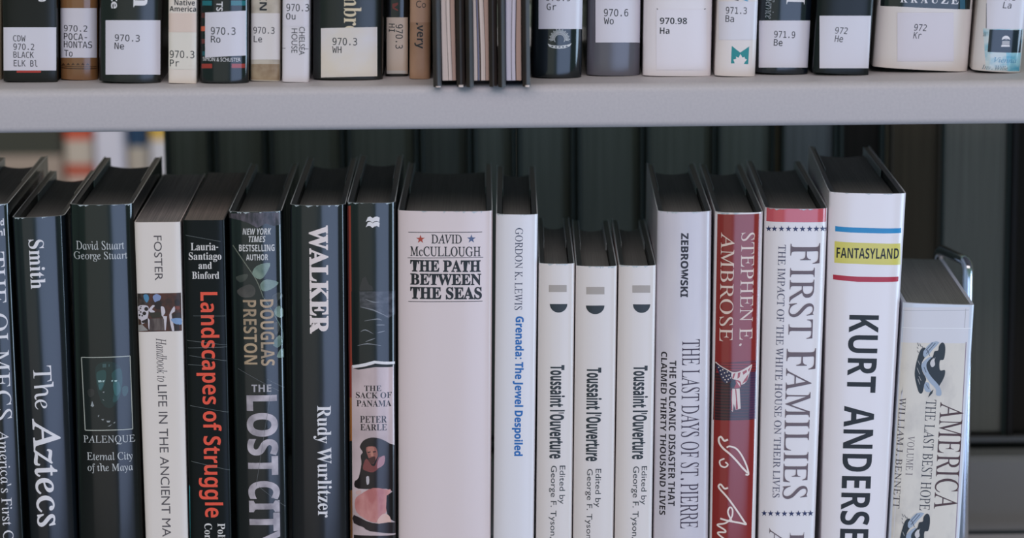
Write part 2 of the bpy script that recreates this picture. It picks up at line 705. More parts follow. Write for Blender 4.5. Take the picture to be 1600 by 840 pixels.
        for i, (x0, y0, x1, y1, m, nm) in enumerate(s.stickers):
            bm = bmesh.new()
            mm = [m]
            s.prints(bm, s.layers[i + 1], mm, 0.00016)
            s.squeeze(bm)
            build(nm, bm, mm, s.root, 50)
        return s.root


LOW, UP = 'low', 'up'
WHITE = (226, 219, 222)
OFF = film((226, 222, 226), rough=0.3)
CREAM = mat((232, 222, 214), rough=0.35)

# ================================================================== LOWER ROW
# --- the Olmecs, cut by the frame
b = Book('hardcover_book', 'black hardcover cut off by the left edge of the picture, white serif lettering', (-72, 12, 320), (-46, 36, 840), LOW, dep=0.006, jacket=film((16, 22, 24)), wedge=1.0, skew=0.03)
b.V('THE OLMECS', 'serif', OFF, -13, 393, 13, 656)
b.V("America's First C", 'serif', OFF, 1, 671, 17.5, 843)
b.H('d', 'sansb', OFF, 0.5, 341, 6, 352)
b.H('hl', 'sansb', OFF, -2, 357, 7.5, 368)
b.done()

# --- the Aztecs
b = Book('hardcover_book', 'dark blue-black hardcover with large white serif lettering, second from the left edge', (17, 99, 340), (45, 119, 840), LOW, dep=0.008, jacket=film((20, 26, 32)), depth=0.15, skew=0.13)
b.V('Smith', 'serifb', OFF, 46, 374, 70, 451)
b.V('The', 'serif', OFF, 53, 571, 84, 639)
b.V('Aztecs', 'serifm', OFF, 54, 653, 97, 822)
b.done()

# --- Palenque
b = Book('hardcover_book', 'black hardcover with a framed dim green face on its spine', (107, 207, 320), (122, 222, 840), LOW, dep=0.009, jacket=film((15, 21, 22)), skew=0.03)
GR = film((196, 198, 200), rough=0.3)
b.H('David Stuart', 'serif', GR, 119, 376, 194, 390)
b.H('George Stuart', 'serif', GR, 115.5, 393, 199, 408.5)
b.H('PALENQUE', 'serif', GR, 130.5, 680, 211, 694)
b.H('Eternal City', 'serif', GR, 136, 706, 207, 722)
b.H('of the Maya', 'serif', GR, 137, 723, 208, 739)
zp = lambda p: Z(110, 550, 6.464, p)
b.poly(zp([(112, 50), (603, 36), (630, 772), (150, 785)]), film((22, 30, 31)))
teal, tealL, tealD = film((38, 74, 74)), film((78, 124, 122)), film((26, 46, 46))
b.poly(zp([(255, 150), (340, 95), (460, 110), (525, 190), (520, 380), (480, 490), (410, 560), (340, 540), (285, 430), (260, 300)]), tealD, 3)
b.poly(zp([(270, 200), (350, 180), (360, 260), (340, 330), (310, 390), (280, 340), (265, 270)]), teal, 3)
b.poly(zp([(420, 210), (500, 160), (525, 260), (510, 390), (480, 480), (430, 500), (440, 400), (430, 300)]), teal, 3)
b.poly(zp([(435, 310), (490, 300), (505, 380), (470, 440), (440, 400)]), film((52, 98, 98)), 3)
b.poly(zp([(285, 320), (335, 310), (325, 350), (295, 380)]), film((58, 100, 104)), 3)
for q in ([(278, 285), (310, 278), (318, 300), (285, 305)], [(322, 285), (348, 280), (340, 300), (325, 303)], [(415, 282), (430, 278), (428, 296), (415, 295)], [(445, 282), (475, 278), (468, 297), (446, 296)]):
    b.poly(zp(q), film((170, 196, 196)))
for q in ([(325, 118), (362, 116), (362, 152), (325, 154)], [(385, 120), (398, 120), (396, 145), (386, 146)]):
    b.poly(zp(q), film((60, 88, 90)))
for q in ([(220, 490), (240, 540), (225, 552), (205, 540)], [(275, 640), (292, 632), (285, 655)], [(310, 675), (340, 672), (330, 690)], [(365, 690), (405, 690), (395, 708), (370, 706)], [(430, 715), (455, 700), (450, 715)], [(375, 748), (420, 725), (400, 745)], [(325, 400), (345, 395), (340, 410)], [(325, 470), (345, 490), (330, 482)]):
    b.poly(zp(q), film((150, 156, 160)))
b.poly(zp([(525, 350), (575, 340), (585, 390), (560, 440), (530, 430)]), film((48, 76, 76)), 3)
b.poly(zp([(175, 380), (235, 370), (240, 430), (190, 450)]), film((44, 46, 46)), 3)
fr = film((176, 180, 172))
for a, c in (((112, 50), (603, 36)), ((603, 36), (630, 772)), ((630, 772), (150, 785)), ((150, 785), (112, 50))):
    b.stroke(zp([a, c]), 1.3, fr, 0)
b.done()

# --- Foster, white paperback
b = Book('paperback_book', 'white paperback with a small painted scene of figures across its spine', (209, 282, 347), (227, 294, 840), LOW, soft=True, dep=0.0016, n=7, jacket=mat((226, 216, 210), rough=0.35, bump=0.03), page=mat((150, 146, 142), rough=0.8, rgb2=(122, 119, 118), scale=(2000, 12, 12)), depth=0.15)
FG = mat((84, 78, 82), rough=0.5)
b.V('FOSTER', 'gill', FG, 241, 368, 253.5, 438)
b.V('Handbook to', 'ital', FG, 244.5, 528, 261, 596)
b.V('LIFE IN THE ANCIENT MA', 'gill', FG, 250, 601, 264, 838)
zf = lambda p: Z(200, 450, 10.5, p)
b.poly(zf([(140, 80), (870, 70), (885, 695), (160, 708)]), mat((84, 48, 36), rough=0.4, rgb2=(60, 42, 36), scale=(260, 260, 260)))
dk, wh, blu = mat((42, 32, 30), rough=0.4), mat((204, 196, 204), rough=0.4), mat((130, 146, 186), rough=0.4)
b.poly(zf([(145, 80), (360, 80), (330, 260), (250, 300), (150, 300)]), mat((74, 62, 58), rough=0.4, rgb2=(44, 38, 36), scale=(500, 500, 500)))
b.poly(zf([(255, 110), (320, 105), (345, 170), (310, 235), (270, 190)]), mat((78, 132, 168), rough=0.4), 3)
b.poly(zf([(410, 130), (470, 95), (540, 130), (520, 200), (450, 230), (420, 190)]), blu, 3)
b.poly(zf([(440, 235), (540, 205), (550, 330), (500, 350), (440, 320)]), dk, 3)
b.poly(zf([(340, 360), (400, 280), (440, 290), (395, 345), (440, 380), (400, 410)]), wh, 3)
b.poly(zf([(540, 300), (590, 310), (610, 400), (560, 460), (545, 380)]), wh, 3)
b.poly(zf([(335, 400), (540, 390), (560, 480), (390, 480)]), mat((52, 46, 34), rough=0.4))
b.poly(zf([(350, 500), (590, 490), (590, 690), (360, 695)]), mat((62, 48, 46), rough=0.4, rgb2=(104, 92, 88), scale=(300, 60, 60)))
b.poly(zf([(560, 450), (640, 460), (620, 690), (600, 690), (590, 510)]), wh)
b.poly(zf([(325, 480), (355, 520), (350, 690), (335, 640)]), wh)
b.poly(zf([(160, 300), (290, 280), (340, 320), (330, 450), (300, 540), (230, 590), (210, 520), (165, 480)]), wh, 3)
for cx, cy, r in ((300, 340, 34), (268, 412, 32), (205, 330, 14), (210, 390, 14), (190, 440, 16), (235, 450, 14), (215, 300, 10), (180, 360, 10)):
    b.disc(200 + cx / 10.5, 450 + cy / 10.5, r / 10.5, r / 10.5, dk, n=10)
b.poly(zf([(220, 540), (330, 490), (300, 560), (240, 570)]), dk)
b.poly(zf([(165, 600), (230, 590), (330, 690), (170, 700)]), mat((150, 146, 144), rough=0.5))
b.poly(zf([(690, 400), (760, 290), (770, 380), (715, 420), (740, 560), (760, 690), (720, 690), (680, 480)]), wh, 2)
b.poly(zf([(720, 420), (860, 390), (870, 490), (730, 480)]), mat((50, 40, 36), rough=0.4))
b.poly(zf([(770, 190), (830, 190), (850, 260), (810, 300), (770, 260)]), dk, 3)
b.poly(zf([(770, 300), (840, 290), (850, 340), (800, 350)]), mat((120, 60, 44), rough=0.4), 2)
b.poly(zf([(710, 500), (870, 490), (880, 590), (790, 590), (730, 550)]), mat((126, 154, 194), rough=0.4), 2)
b.poly(zf([(750, 590), (840, 590), (850, 690), (760, 690)]), dk)
b.done()

# --- Landscapes of Struggle
b = Book('paperback_book', 'black paperback with big orange-red vertical title and white authors on top', (285, 351, 344), (296, 362, 840), LOW, soft=True, dep=0.0016, n=7, jacket=mat((15, 20, 20), rough=0.3, spec=0.2, bump=0.03), page=mat((132, 124, 116), rough=0.8, rgb2=(112, 106, 100), scale=(2000, 12, 12)), depth=0.15)
LW = mat((218, 214, 212), rough=0.4)
b.H('Lauria-', 'serifb', LW, 298, 379, 341, 391)
b.H('Santiago', 'serifb', LW, 295, 394, 346, 409)
b.H('and', 'serifb', LW, 310, 409, 331, 420)
b.H('Binford', 'serifb', LW, 300, 424, 342.5, 435.5)
b.V('Landscapes of Struggle', 'sansb', mat((232, 84, 60), rough=0.4), 308, 456, 345.5, 808)
b.V('Poli', 'serifb', LW, 340, 817, 352, 843)
b.V('Con', 'serifb', LW, 319.5, 817, 331.5, 843)
sc = mat((110, 116, 116), rough=0.4)
for q in ([(290, 367), (345, 377)], [(302, 493), (352, 493)], [(292, 531), (355, 538)], [(294, 543), (355, 541)], [(296, 555), (354, 563)], [(297, 633), (357, 643)], [(299, 720), (360, 733)], [(294, 569), (330, 571)]):
    b.stroke(q, 0.5, sc, 0)
b.poly([(293.5, 756), (297, 760), (297.5, 840), (294, 840)], mat((40, 140, 150), rough=0.4))
b.done()

# --- Lost City
b = Book('hardcover_book', 'black hardcover with pale green leaves and metallic grey block letters', (356, 440, 331), (369, 449, 840), LOW, dep=0.0075, jacket=film((22, 28, 30)), wedge=0.97)
b.poly([(358, 333), (380, 332.5), (400, 332), (420, 332), (438, 331.5), (438, 350), (428, 353), (415, 349), (402, 356), (390, 349), (376, 344), (359, 340)], film((92, 84, 94), (46, 44, 50), scale=(420, 420, 160), lo=0.35, hi=0.6, rough=0.35))
lg = film((128, 146, 134), (92, 112, 104), scale=(90, 90, 90))
ld = film((66, 70, 66), (48, 52, 50), scale=(90, 90, 90))
zl = lambda p: Z(340, 320, 5.25, p)
b.stroke(zl([(125, 330), (220, 470), (320, 620), (375, 760)]), 1.3, film((112, 116, 104)))
zm = lambda p: Z(350, 400, 3.818, p)
b.stroke(zm([(240, 250), (300, 350), (350, 450), (345, 540)]), 1.2, film((96, 116, 108)))
b.poly(zl([(285, 570), (320, 500), (430, 475), (400, 560), (350, 610)]), lg, 3)
b.poly(zl([(350, 650), (400, 610), (500, 635), (440, 690), (370, 705)]), lg, 3)
b.poly(zl([(150, 590), (245, 565), (235, 610), (185, 635)]), ld, 3)
b.poly(zl([(160, 700), (260, 650), (310, 690), (290, 750), (200, 755)]), film((82, 78, 76), (60, 58, 58), scale=(90, 90, 90)), 3)
b.poly(zm([(285, 240), (330, 215), (355, 240), (320, 265), (325, 300), (295, 300)]), ld, 3)
b.poly(zm([(300, 320), (330, 295), (362, 330), (345, 365), (310, 355)]), lg, 3)
b.poly(zm([(295, 400), (325, 395), (330, 440), (305, 470)]), ld, 3)
b.poly(zm([(290, 520), (330, 470), (350, 510), (320, 545)]), lg, 3)
b.poly(zm([(315, 600), (340, 550), (372, 560), (360, 600)]), lg, 3)
LG = film((206, 204, 204), rough=0.3)
b.H('NEW YORK', 'sansbi', LG, 379, 356.5, 424, 366.5)
b.H('TIMES', 'sansbi', LG, 388.5, 368.5, 415, 378)
b.H('BESTSELLING', 'sansb', LG, 373.5, 382, 429, 392.5)
b.H('AUTHOR', 'sansb', LG, 384.5, 397, 419, 406.5)
gold = film((184, 158, 128), (158, 136, 112), scale=(120, 120, 120), rough=0.3)
b.V('PRESTON', 'sansb', gold, 380.5, 468.5, 401.5, 569)
b.V('DOUGLAS', 'sansb', gold, 407, 467.5, 428.5, 571)
b.H('THE', 'sansb', film((168, 164, 170), rough=0.3), 393, 600.5, 424, 612)
silver = film((196, 186, 194), (140, 132, 140), scale=(110, 110, 110), rough=0.3, lo=0.35, hi=0.65)
b.V('LOST', 'sansx', silver, 386, 617, 434.5, 742)
b.V('CITY', 'sansx', silver, 389, 751, 438, 862)
for q in ([(372, 575), (436, 610)], [(418, 592), (448, 604)], [(424, 606), (400, 760)], [(405, 760), (446, 790)]):
    b.stroke(q, 0.5, film((104, 108, 112)), 0)
b.done()

# --- Walker
b = Book('hardcover_book', 'dark slate hardcover with chunky white capitals, beside the narrow book with portrait', (452, 540, 321), (455, 545, 840), LOW, dep=0.0085, jacket=film((24, 27, 31)), wedge=0.97, skew=0.03)
WK = film((228, 214, 212), rough=0.3)
b.V('WALKER', 'serifx', WK, 483, 352, 513.5, 521)
b.V('Rudy Wurlitzer', 'serifb', OFF, 490, 633.5, 518, 808)
b.done()

# --- the Sack of Panama
b = Book('hardcover_book', 'narrow hardcover with a dark sea above and a portrait on pink lower down', (541.5, 618, 317), (546, 619, 840), LOW, dep=0.0075, jacket=film((22, 26, 29)), wedge=0.97)
b.poly([(541, 321), (548, 321), (551, 620), (545, 620)], film((150, 56, 44)))
b.poly([(545, 620), (551, 620), (551, 688), (545, 688)], film((168, 104, 52)))
b.poly([(545, 765), (551, 765), (552, 842), (546, 842)], film((128, 84, 50)))
zs_ = lambda p: Z(540, 320, 3.231, p)
for dy in (0, 26):
    b.poly(zs_([(102, 86 + dy), (112, 62 + dy), (124, 58 + dy), (137, 66 + dy), (148, 60 + dy), (160, 58 + dy), (172, 64 + dy), (170, 86 + dy), (158, 80 + dy), (146, 82 + dy), (136, 90 + dy), (124, 80 + dy), (112, 80 + dy)]), OFF, 0)
sea = film((74, 74, 82), (40, 42, 50), scale=(200, 60, 320))
b.poly([(549, 455), (618, 455), (618, 566), (550, 566)], film((18, 24, 27)))
b.poly(zs_([(70, 420), (85, 370), (100, 360), (118, 400), (135, 410), (140, 430), (72, 432)]), film((44, 42, 46)))
b.poly(zs_([(70, 435), (250, 430), (250, 550), (215, 570), (140, 535), (72, 515)]), sea)
for q in ([(100, 475), (140, 490), (170, 490)], [(75, 515), (140, 530), (215, 565)], [(95, 585), (160, 575), (185, 582)], [(155, 605), (200, 605)], [(75, 640), (100, 630), (140, 650)], [(160, 645), (200, 635)], [(60, 710), (110, 700), (180, 710)], [(100, 690), (150, 672)]):
    b.stroke(zs_(q), 1.6, film((134, 136, 144)), 3, taper=0.8)
b.poly([(549.5, 571)] + [(551 + i * 8, 570 - [0, 1, 0, -1, 2, 1, 0, 0, 1][i]) for i in range(9)] + [(619, 842), (551, 842)], film((205, 184, 186), (184, 164, 166), scale=(60, 60, 30)))
b.poly([(550, 570), (560, 569), (572, 566.5), (585, 563), (600, 564.5), (617, 564), (617, 568), (600, 569), (586, 567.5), (572, 571.5), (552, 574.5)], OFF)
b.poly([(552, 575), (572, 572), (586, 568), (617, 568.5), (617, 572), (586, 573), (560, 577)], INK)
PT = film((38, 34, 38))
b.H('THE', 'serifb', PT, 569, 602, 596, 610.5)
b.H('SACK OF', 'serifb', PT, 556, 612.5, 612, 622)
b.H('PANAMA', 'serifb', PT, 557, 625, 611.5, 635)
b.H('PETER', 'serifb', PT, 562.5, 649.5, 604.5, 660)
b.H('EARLE', 'serifb', PT, 563, 662, 604.5, 672)
ze = lambda p: Z(540, 660, 4.667, p)
pk = film((28, 22, 24))
b.poly(ze([(105, 170), (130, 130), (185, 108), (250, 115), (320, 150), (375, 200), (375, 500), (300, 480), (90, 480), (65, 430), (95, 400), (115, 300), (110, 240), (125, 215), (110, 190)]), pk, 3)
b.poly(ze([(150, 180), (215, 175), (235, 230), (220, 270), (195, 300), (165, 250)]), film((150, 92, 84)), 3)
b.poly(ze([(160, 180), (205, 178), (205, 215), (170, 220)]), film((176, 116, 104)), 3)
b.poly(ze([(125, 330), (150, 260), (190, 310), (215, 310), (240, 250), (270, 260), (250, 320), (200, 360), (150, 350)]), film((122, 62, 62)), 3)
b.poly(ze([(230, 320), (245, 260), (285, 240), (280, 300), (240, 330)]), film((170, 120, 128)), 3)
b.poly(ze([(166, 262), (185, 252), (214, 246), (216, 278), (192, 300), (172, 284)]), film((70, 38, 36)), 3)
b.poly(ze([(186, 205), (196, 205), (204, 240), (184, 242)]), film((186, 126, 110)), 2)
b.poly(ze([(160, 212), (182, 208), (182, 216), (162, 220)]), pk)
b.poly(ze([(198, 208), (222, 206), (222, 214), (200, 216)]), pk)
b.poly(ze([(150, 395), (170, 390), (172, 440), (155, 450)]), film((186, 178, 182)), 2)
b.poly(ze([(75, 500), (110, 492), (112, 515), (82, 525)]), film((206, 170, 166)), 2)
apron = film((206, 146, 142), (176, 104, 102), scale=(80, 80, 40))
b.poly(ze([(70, 560), (110, 520), (200, 475), (300, 485), (330, 490), (300, 560), (300, 640), (240, 720), (170, 715), (80, 650)]), apron, 3)
b.poly(ze([(300, 530), (378, 480), (378, 720), (310, 690), (295, 620)]), film((20, 18, 20)))
b.poly(ze([(230, 715), (270, 665), (310, 670), (330, 705), (320, 740), (250, 740)]), film((214, 174, 162)), 3)
b.poly(ze([(60, 670), (150, 715), (240, 735), (375, 720), (375, 800), (180, 790), (130, 760), (60, 730)]), film((38, 30, 34)), 2)
b.poly(ze([(60, 815), (200, 822), (380, 810), (380, 850), (60, 850)]), pk)
b.done()

# --- the Path between the Seas
b = Book('hardcover_book', 'very thick plain white hardcover with black title block between a red and a blue star', (621, 770, 330), (622, 767, 840), LOW, dep=0.007, n=3.4, jacket=film((222, 206, 207), rough=0.26), wedge=0.95)
b.stroke([(638, 362.5), (753.5, 362)], 0.9, INK, 0)
b.star(657, 373.5, 7, film((170, 62, 50)))
b.star(736.5, 373, 7, film((36, 52, 96)))
b.H('DAVID', 'serifm', INK, 674, 366, 721.5, 380.5)
b.H('McCULLOUGH', 'serifm', INK, 641, 385, 751, 400.5)
b.stroke([(637, 402.5), (755, 401.5)], 0.9, INK, 0)
b.H('THE PATH', 'serifx', INK, 641, 406, 751, 424.5)
b.H('BETWEEN', 'serifx', INK, 641, 427.5, 752, 445.5)
b.H('THE SEAS', 'serifx', INK, 641, 448, 753, 467.5)
b.stroke([(638, 470.5), (754, 470)], 0.9, INK, 0)
b.done()

# --- Grenada
b = Book('hardcover_book', 'slim white hardcover with a bright blue vertical title, beside the very thick white one', (774.5, 841, 335), (770.5, 834.5, 840), LOW, dep=0.006, n=3, jacket=film((226, 222, 228), rough=0.26))
b.V('GORDON K. LEWIS', 'serif', mat((44, 50, 78)), 804.5, 356, 816.5, 484)
b.V('Grenada: The Jewel Despoiled', 'sansx', mat((24, 104, 180)), 800.5, 494, 818, 712)
b.done()

# --- three copies of one small hardcover
tj = film((222, 213, 211), rough=0.28)
tb_, tk = mat((170, 160, 154)), mat((36, 42, 44))
for (top, bot, rx, ry, dy, tx, ty, ex, ey, gx, lab, jit) in (
    ((841.5, 898.5, 412), (837, 894, 840), (857.5, 885.5), (445, 456), (859, 886.5, 474.5), (859, 882.5), (570, 716), (871.5, 883), (727, 787), (857.5, 869.5), 'small white hardcover with black half disc, next to the slim white one with blue title', 0.0),
    ((899.5, 965, 416), (895, 959, 840), (916, 944.5), (448, 459.5), (915.5, 944.5, 477), (915.8, 940), (574, 720), (927.5, 939), (732, 792), (914, 925.5), 'small white hardcover with black half disc, middle one of three identical copies', 0.0),
    ((966.5, 1026, 415), (960, 1019, 840), (988, 1016), (445.5, 457), (989, 1016, 475), (988.5, 1012), (571, 717), (999.5, 1010.5), (728, 788), (985.5, 998), 'small white hardcover with black half disc, third copy, beside the grey-white volcano book', 0.0),
):
    b = Book('hardcover_book', lab, top, bot, LOW, dep=0.0055, n=2.6, jacket=tj, depth=0.135, wedge=0.95)
    b.rect(rx[0], ry[0], rx[1], ry[1], tb_)
    cx, r = (dy[0] + dy[1]) / 2, (dy[1] - dy[0]) / 2
    b.disc(cx, dy[2], r, 13.5, tk, 0, 180)
    b.V("Toussaint l'Ouverture", 'sansx', tk, tx[0], ty[0], tx[1], ty[1])
    b.V('Edited by', 'gill', tk, ex[0], ey[0], ex[1], ey[1])
    b.V('George F. Tyson, J', 'gill', tk, gx[0], ey[0], gx[1], ey[0] + 121)
    b.done()

# --- St. Pierre
b = Book('hardcover_book', 'silver-white hardcover with purple-black lettering about days and a volcanic disaster', (1027, 1113, 331), (1021, 1107.5, 840), LOW, dep=0.009, n=2.5, jacket=film((214, 207, 214), (202, 196, 206), scale=(40, 40, 10), rough=0.24), wedge=0.95)
pu, pk2 = mat((58, 42, 60)), mat((34, 26, 34))
b.V('ZEBROWSKI', 'sansx', pk2, 1063.5, 364, 1075.5, 464)
b.V('THE LAST DAYS OF ST. PIERRE', 'serif', pu, 1064, 530, 1092.5, 825)
b.V('THE VOLCANIC DISASTER THAT', 'sansb', pk2, 1044.8, 563, 1055.6, 790)
b.V('CLAIMED THIRTY THOUSAND LIVES', 'sansb', pk2, 1031.5, 549, 1041, 804)
b.done()

# --- red book with the flag
b = Book('hardcover_book', 'red hardcover with a knotted striped flag on dark plaid and cream handwriting', (1117, 1193.5, 332), (1109, 1181.5, 840), LOW, dep=0.008, n=2.6, jacket=film((222, 214, 214)), wedge=0.95)
red = film((136, 42, 40))
b.poly([(1121, 334), (1189, 333), (1174, 842), (1112, 842)], red)
b.poly([(1117, 566), (1182, 562), (1180.5, 654), (1114, 655)], film((74, 34, 38), (44, 30, 36), scale=(18, 18, 190), wave='Z', lo=0.3, hi=0.7))
b.poly([(1172, 564), (1182, 563), (1180.5, 654), (1170, 654)], film((90, 52, 76), (60, 44, 72), scale=(18, 18, 230), wave='Z', lo=0.3, hi=0.7))
b.poly([(1121, 566), (1181, 564), (1181, 580), (1119, 582)], film((140, 44, 48), (96, 36, 42), scale=(18, 18, 210), wave='Z', lo=0.3, hi=0.7))
zg = lambda p: Z(1100, 550, 7.0, p)
nav, fw, frd = film((44, 44, 74)), film((216, 200, 194)), film((160, 62, 66))
b.poly(zg([(135, 135), (200, 165), (300, 215), (305, 290), (240, 340), (190, 290), (150, 190)]), nav, 2)
for cx, cy in ((160, 165), (180, 200), (205, 190), (190, 240), (225, 225), (255, 215), (210, 275), (245, 260), (275, 250), (230, 300), (265, 295), (250, 325), (290, 280)):
    b.disc(1100 + cx / 7, 550 + cy / 7, 1.1, 1.1, fw, n=8)
b.stroke(zg([(125, 105), (180, 150), (250, 190), (310, 220), (380, 215), (460, 175), (525, 135)]), 1.5, fw)
b.poly(zg([(300, 225), (380, 215), (460, 180), (525, 138), (500, 220), (470, 310), (410, 355), (350, 300), (310, 290)]), fw, 2)
for q in ([(320, 235), (345, 225), (325, 285), (308, 285)], [(370, 225), (400, 215), (390, 270), (365, 290)], [(420, 215), (465, 190), (470, 215), (430, 245)], [(440, 300), (490, 230), (470, 310), (415, 345)], [(480, 190), (515, 150), (505, 180), (490, 215)]):
    b.poly(zg(q), frd)
b.poly(zg([(290, 330), (330, 300), (355, 330), (330, 380), (280, 370)]), film((24, 30, 34)), 2)
b.poly(zg([(345, 300), (400, 320), (400, 380), (330, 390), (350, 345)]), frd, 2)
b.poly(zg([(355, 310), (390, 340), (398, 380), (375, 350)]), fw)
b.poly(zg([(310, 395), (335, 398), (325, 560), (315, 650), (300, 640), (305, 500)]), fw)
b.poly(zg([(335, 398), (390, 395), (400, 615), (345, 630), (325, 560)]), fw)
b.poly(zg([(296, 420), (310, 400), (305, 520), (312, 640), (298, 630)]), frd)
b.poly(zg([(340, 400), (352, 400), (372, 620), (345, 628), (350, 520)]), frd)
AC = film((222, 198, 186))
b.V('STEPHEN E.', 'serif', AC, 1156.5, 363, 1177.5, 540)
b.V('AMBROSE', 'serif', AC, 1125, 363, 1146.5, 533)
sg = film((236, 218, 210))
zh = lambda p: Z(1100, 560, 3.0, p)
b.stroke(zh([(112, 378), (95, 384), (80, 366), (70, 372), (72, 395), (90, 420), (120, 445), (150, 475), (180, 510), (205, 535)]), 3.0, sg)
b.stroke(zh([(106, 416), (120, 410), (150, 420), (175, 450), (195, 490), (205, 520), (208, 542), (194, 542)]), 2.6, sg)
b.stroke(zh([(96, 468), (74, 478), (78, 500), (98, 508), (112, 496), (100, 484)]), 2.4, sg)
b.stroke(zh([(112, 604), (96, 608), (78, 588), (68, 596), (76, 612), (110, 650), (150, 705), (190, 765), (196, 775), (165, 768), (110, 758), (76, 748)]), 2.8, sg)
b.stroke(zh([(130, 760), (112, 720), (122, 695), (134, 710), (128, 745), (100, 770), (66, 775), (66, 782), (95, 800), (100, 812), (70, 812), (66, 820), (96, 845)]), 2.5, sg)
b.done()

# --- First Families
b = Book('hardcover_book', 'white hardcover with pink-red top band and a row of navy stars', (1195, 1295, 326), (1185.5, 1274.5, 840), LOW, dep=0.0085, n=3, jacket=film((228, 222, 226), rough=0.24), wedge=0.93)
b.band(326, 347, film((196, 84, 94)))
ns = mat((42, 50, 92))
for i, x in enumerate((1201, 1210, 1221, 1232, 1243, 1254, 1265, 1275.5, 1285.5, 1292.5)):
    b.star(x, 357.5 + abs(i - 4.5) * -0.12, 5.0, ns)
for i, x in enumerate((1194, 1204, 1215, 1225.7, 1236.7, 1247.5, 1257.5, 1266.5)):
    b.star(x, 802 - abs(i - 3.5) * 0.2, 5.0, ns)
fb = mat((104, 88, 94))
b.V('F', 'serif', fb, 1235, 380, 1281, 412)
b.V('IRST', 'serif', fb, 1232.5, 418, 1272, 529)
b.V('F', 'serif', fb, 1229, 544, 1274.5, 577)
b.V('AMILIES', 'serif', fb, 1225, 575, 1265, 779)
b.V('THE IMPACT OF THE WHITE HOUSE ON THEIR LIVES', 'serif', mat((84, 82, 104)), 1211.5, 382, 1223, 777)
b.V('A', 'serif', fb, 1202, 825, 1224, 850)
b.V('F', 'serif', fb, 1234, 831, 1256, 858)
b.done()

# --- Fantasyland
b = Book('hardcover_book', 'tall white hardcover with yellow band and heavy black vertical lettering', (1296, 1417.5, 302), (1283.5, 1386.5, 840), LOW, dep=0.008, n=3.2, jacket=film((232, 226, 232), rough=0.24), wedge=0.86, yaw=0.0)
b.poly([(1305, 353), (1330, 355), (1380, 356.5), (1408, 356), (1408, 363.5), (1380, 364.5), (1330, 363), (1305, 361)], mat((38, 138, 196)))
b.poly([(1304, 376.5), (1340, 379), (1407, 380), (1407, 413), (1340, 412), (1303.5, 410)], mat((214, 204, 104), rough=0.3))
b.H('FANTASYLAND', 'sansb', INK, 1307, 387.5, 1404.5, 404)
b.poly([(1301.5, 428.5), (1340, 432), (1404, 431.8), (1403.5, 439.3), (1340, 440), (1301.5, 436)], mat((178, 44, 66)))
b.V('KURT', 'sansb', INK, 1324.5, 492, 1370.5, 613)
b.V('ANDERSEN', 'sansb', INK, 1314.5, 634, 1361, 881)
b.done()

# --- America, paperback in a clear cover
b = Book('paperback_book', 'book in clear plastic with cream spine, black and grey eagle emblem and brown lettering', (1411, 1523.5, 475), (1389, 1500.5, 840), LOW, soft=True, dep=0.0022, n=5, jacket=mat((206, 212, 226), rough=0.2, spec=0.6), page=PAGE, depth=0.125, thick=0.0019)
b.poly([(1410, 479), (1515, 479), (1510, 842), (1396, 842)], mat((214, 212, 220), rough=0.3))
b.poly([(1408, 534), (1509, 536), (1492, 842), (1392, 842)], mat((219, 212, 204), rough=0.35, rgb2=(196, 190, 186), scale=(90, 90, 60), lo=0.5, hi=0.75))
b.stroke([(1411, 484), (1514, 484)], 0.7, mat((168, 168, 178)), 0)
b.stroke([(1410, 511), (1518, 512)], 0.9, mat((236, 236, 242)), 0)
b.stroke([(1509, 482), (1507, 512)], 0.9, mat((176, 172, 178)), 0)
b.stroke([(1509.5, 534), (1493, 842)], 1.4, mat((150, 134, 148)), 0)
br, bk = mat((74, 46, 44)), mat((40, 40, 50))
b.V('AMERICA', 'serif', br, 1463.5, 628, 1501, 795)
b.V('THE LAST BEST HOPE', 'serif', bk, 1441.5, 624, 1458, 797)
b.V('VOLUME I', 'serif', mat((110, 100, 104)), 1416.5, 681, 1427.5, 742)
b.V('WILLIAM J. BENNETT', 'serif', mat((70, 64, 72)), 1400, 620, 1410.5, 794)
ink, stl = mat((28, 36, 38)), mat((158, 172, 192))


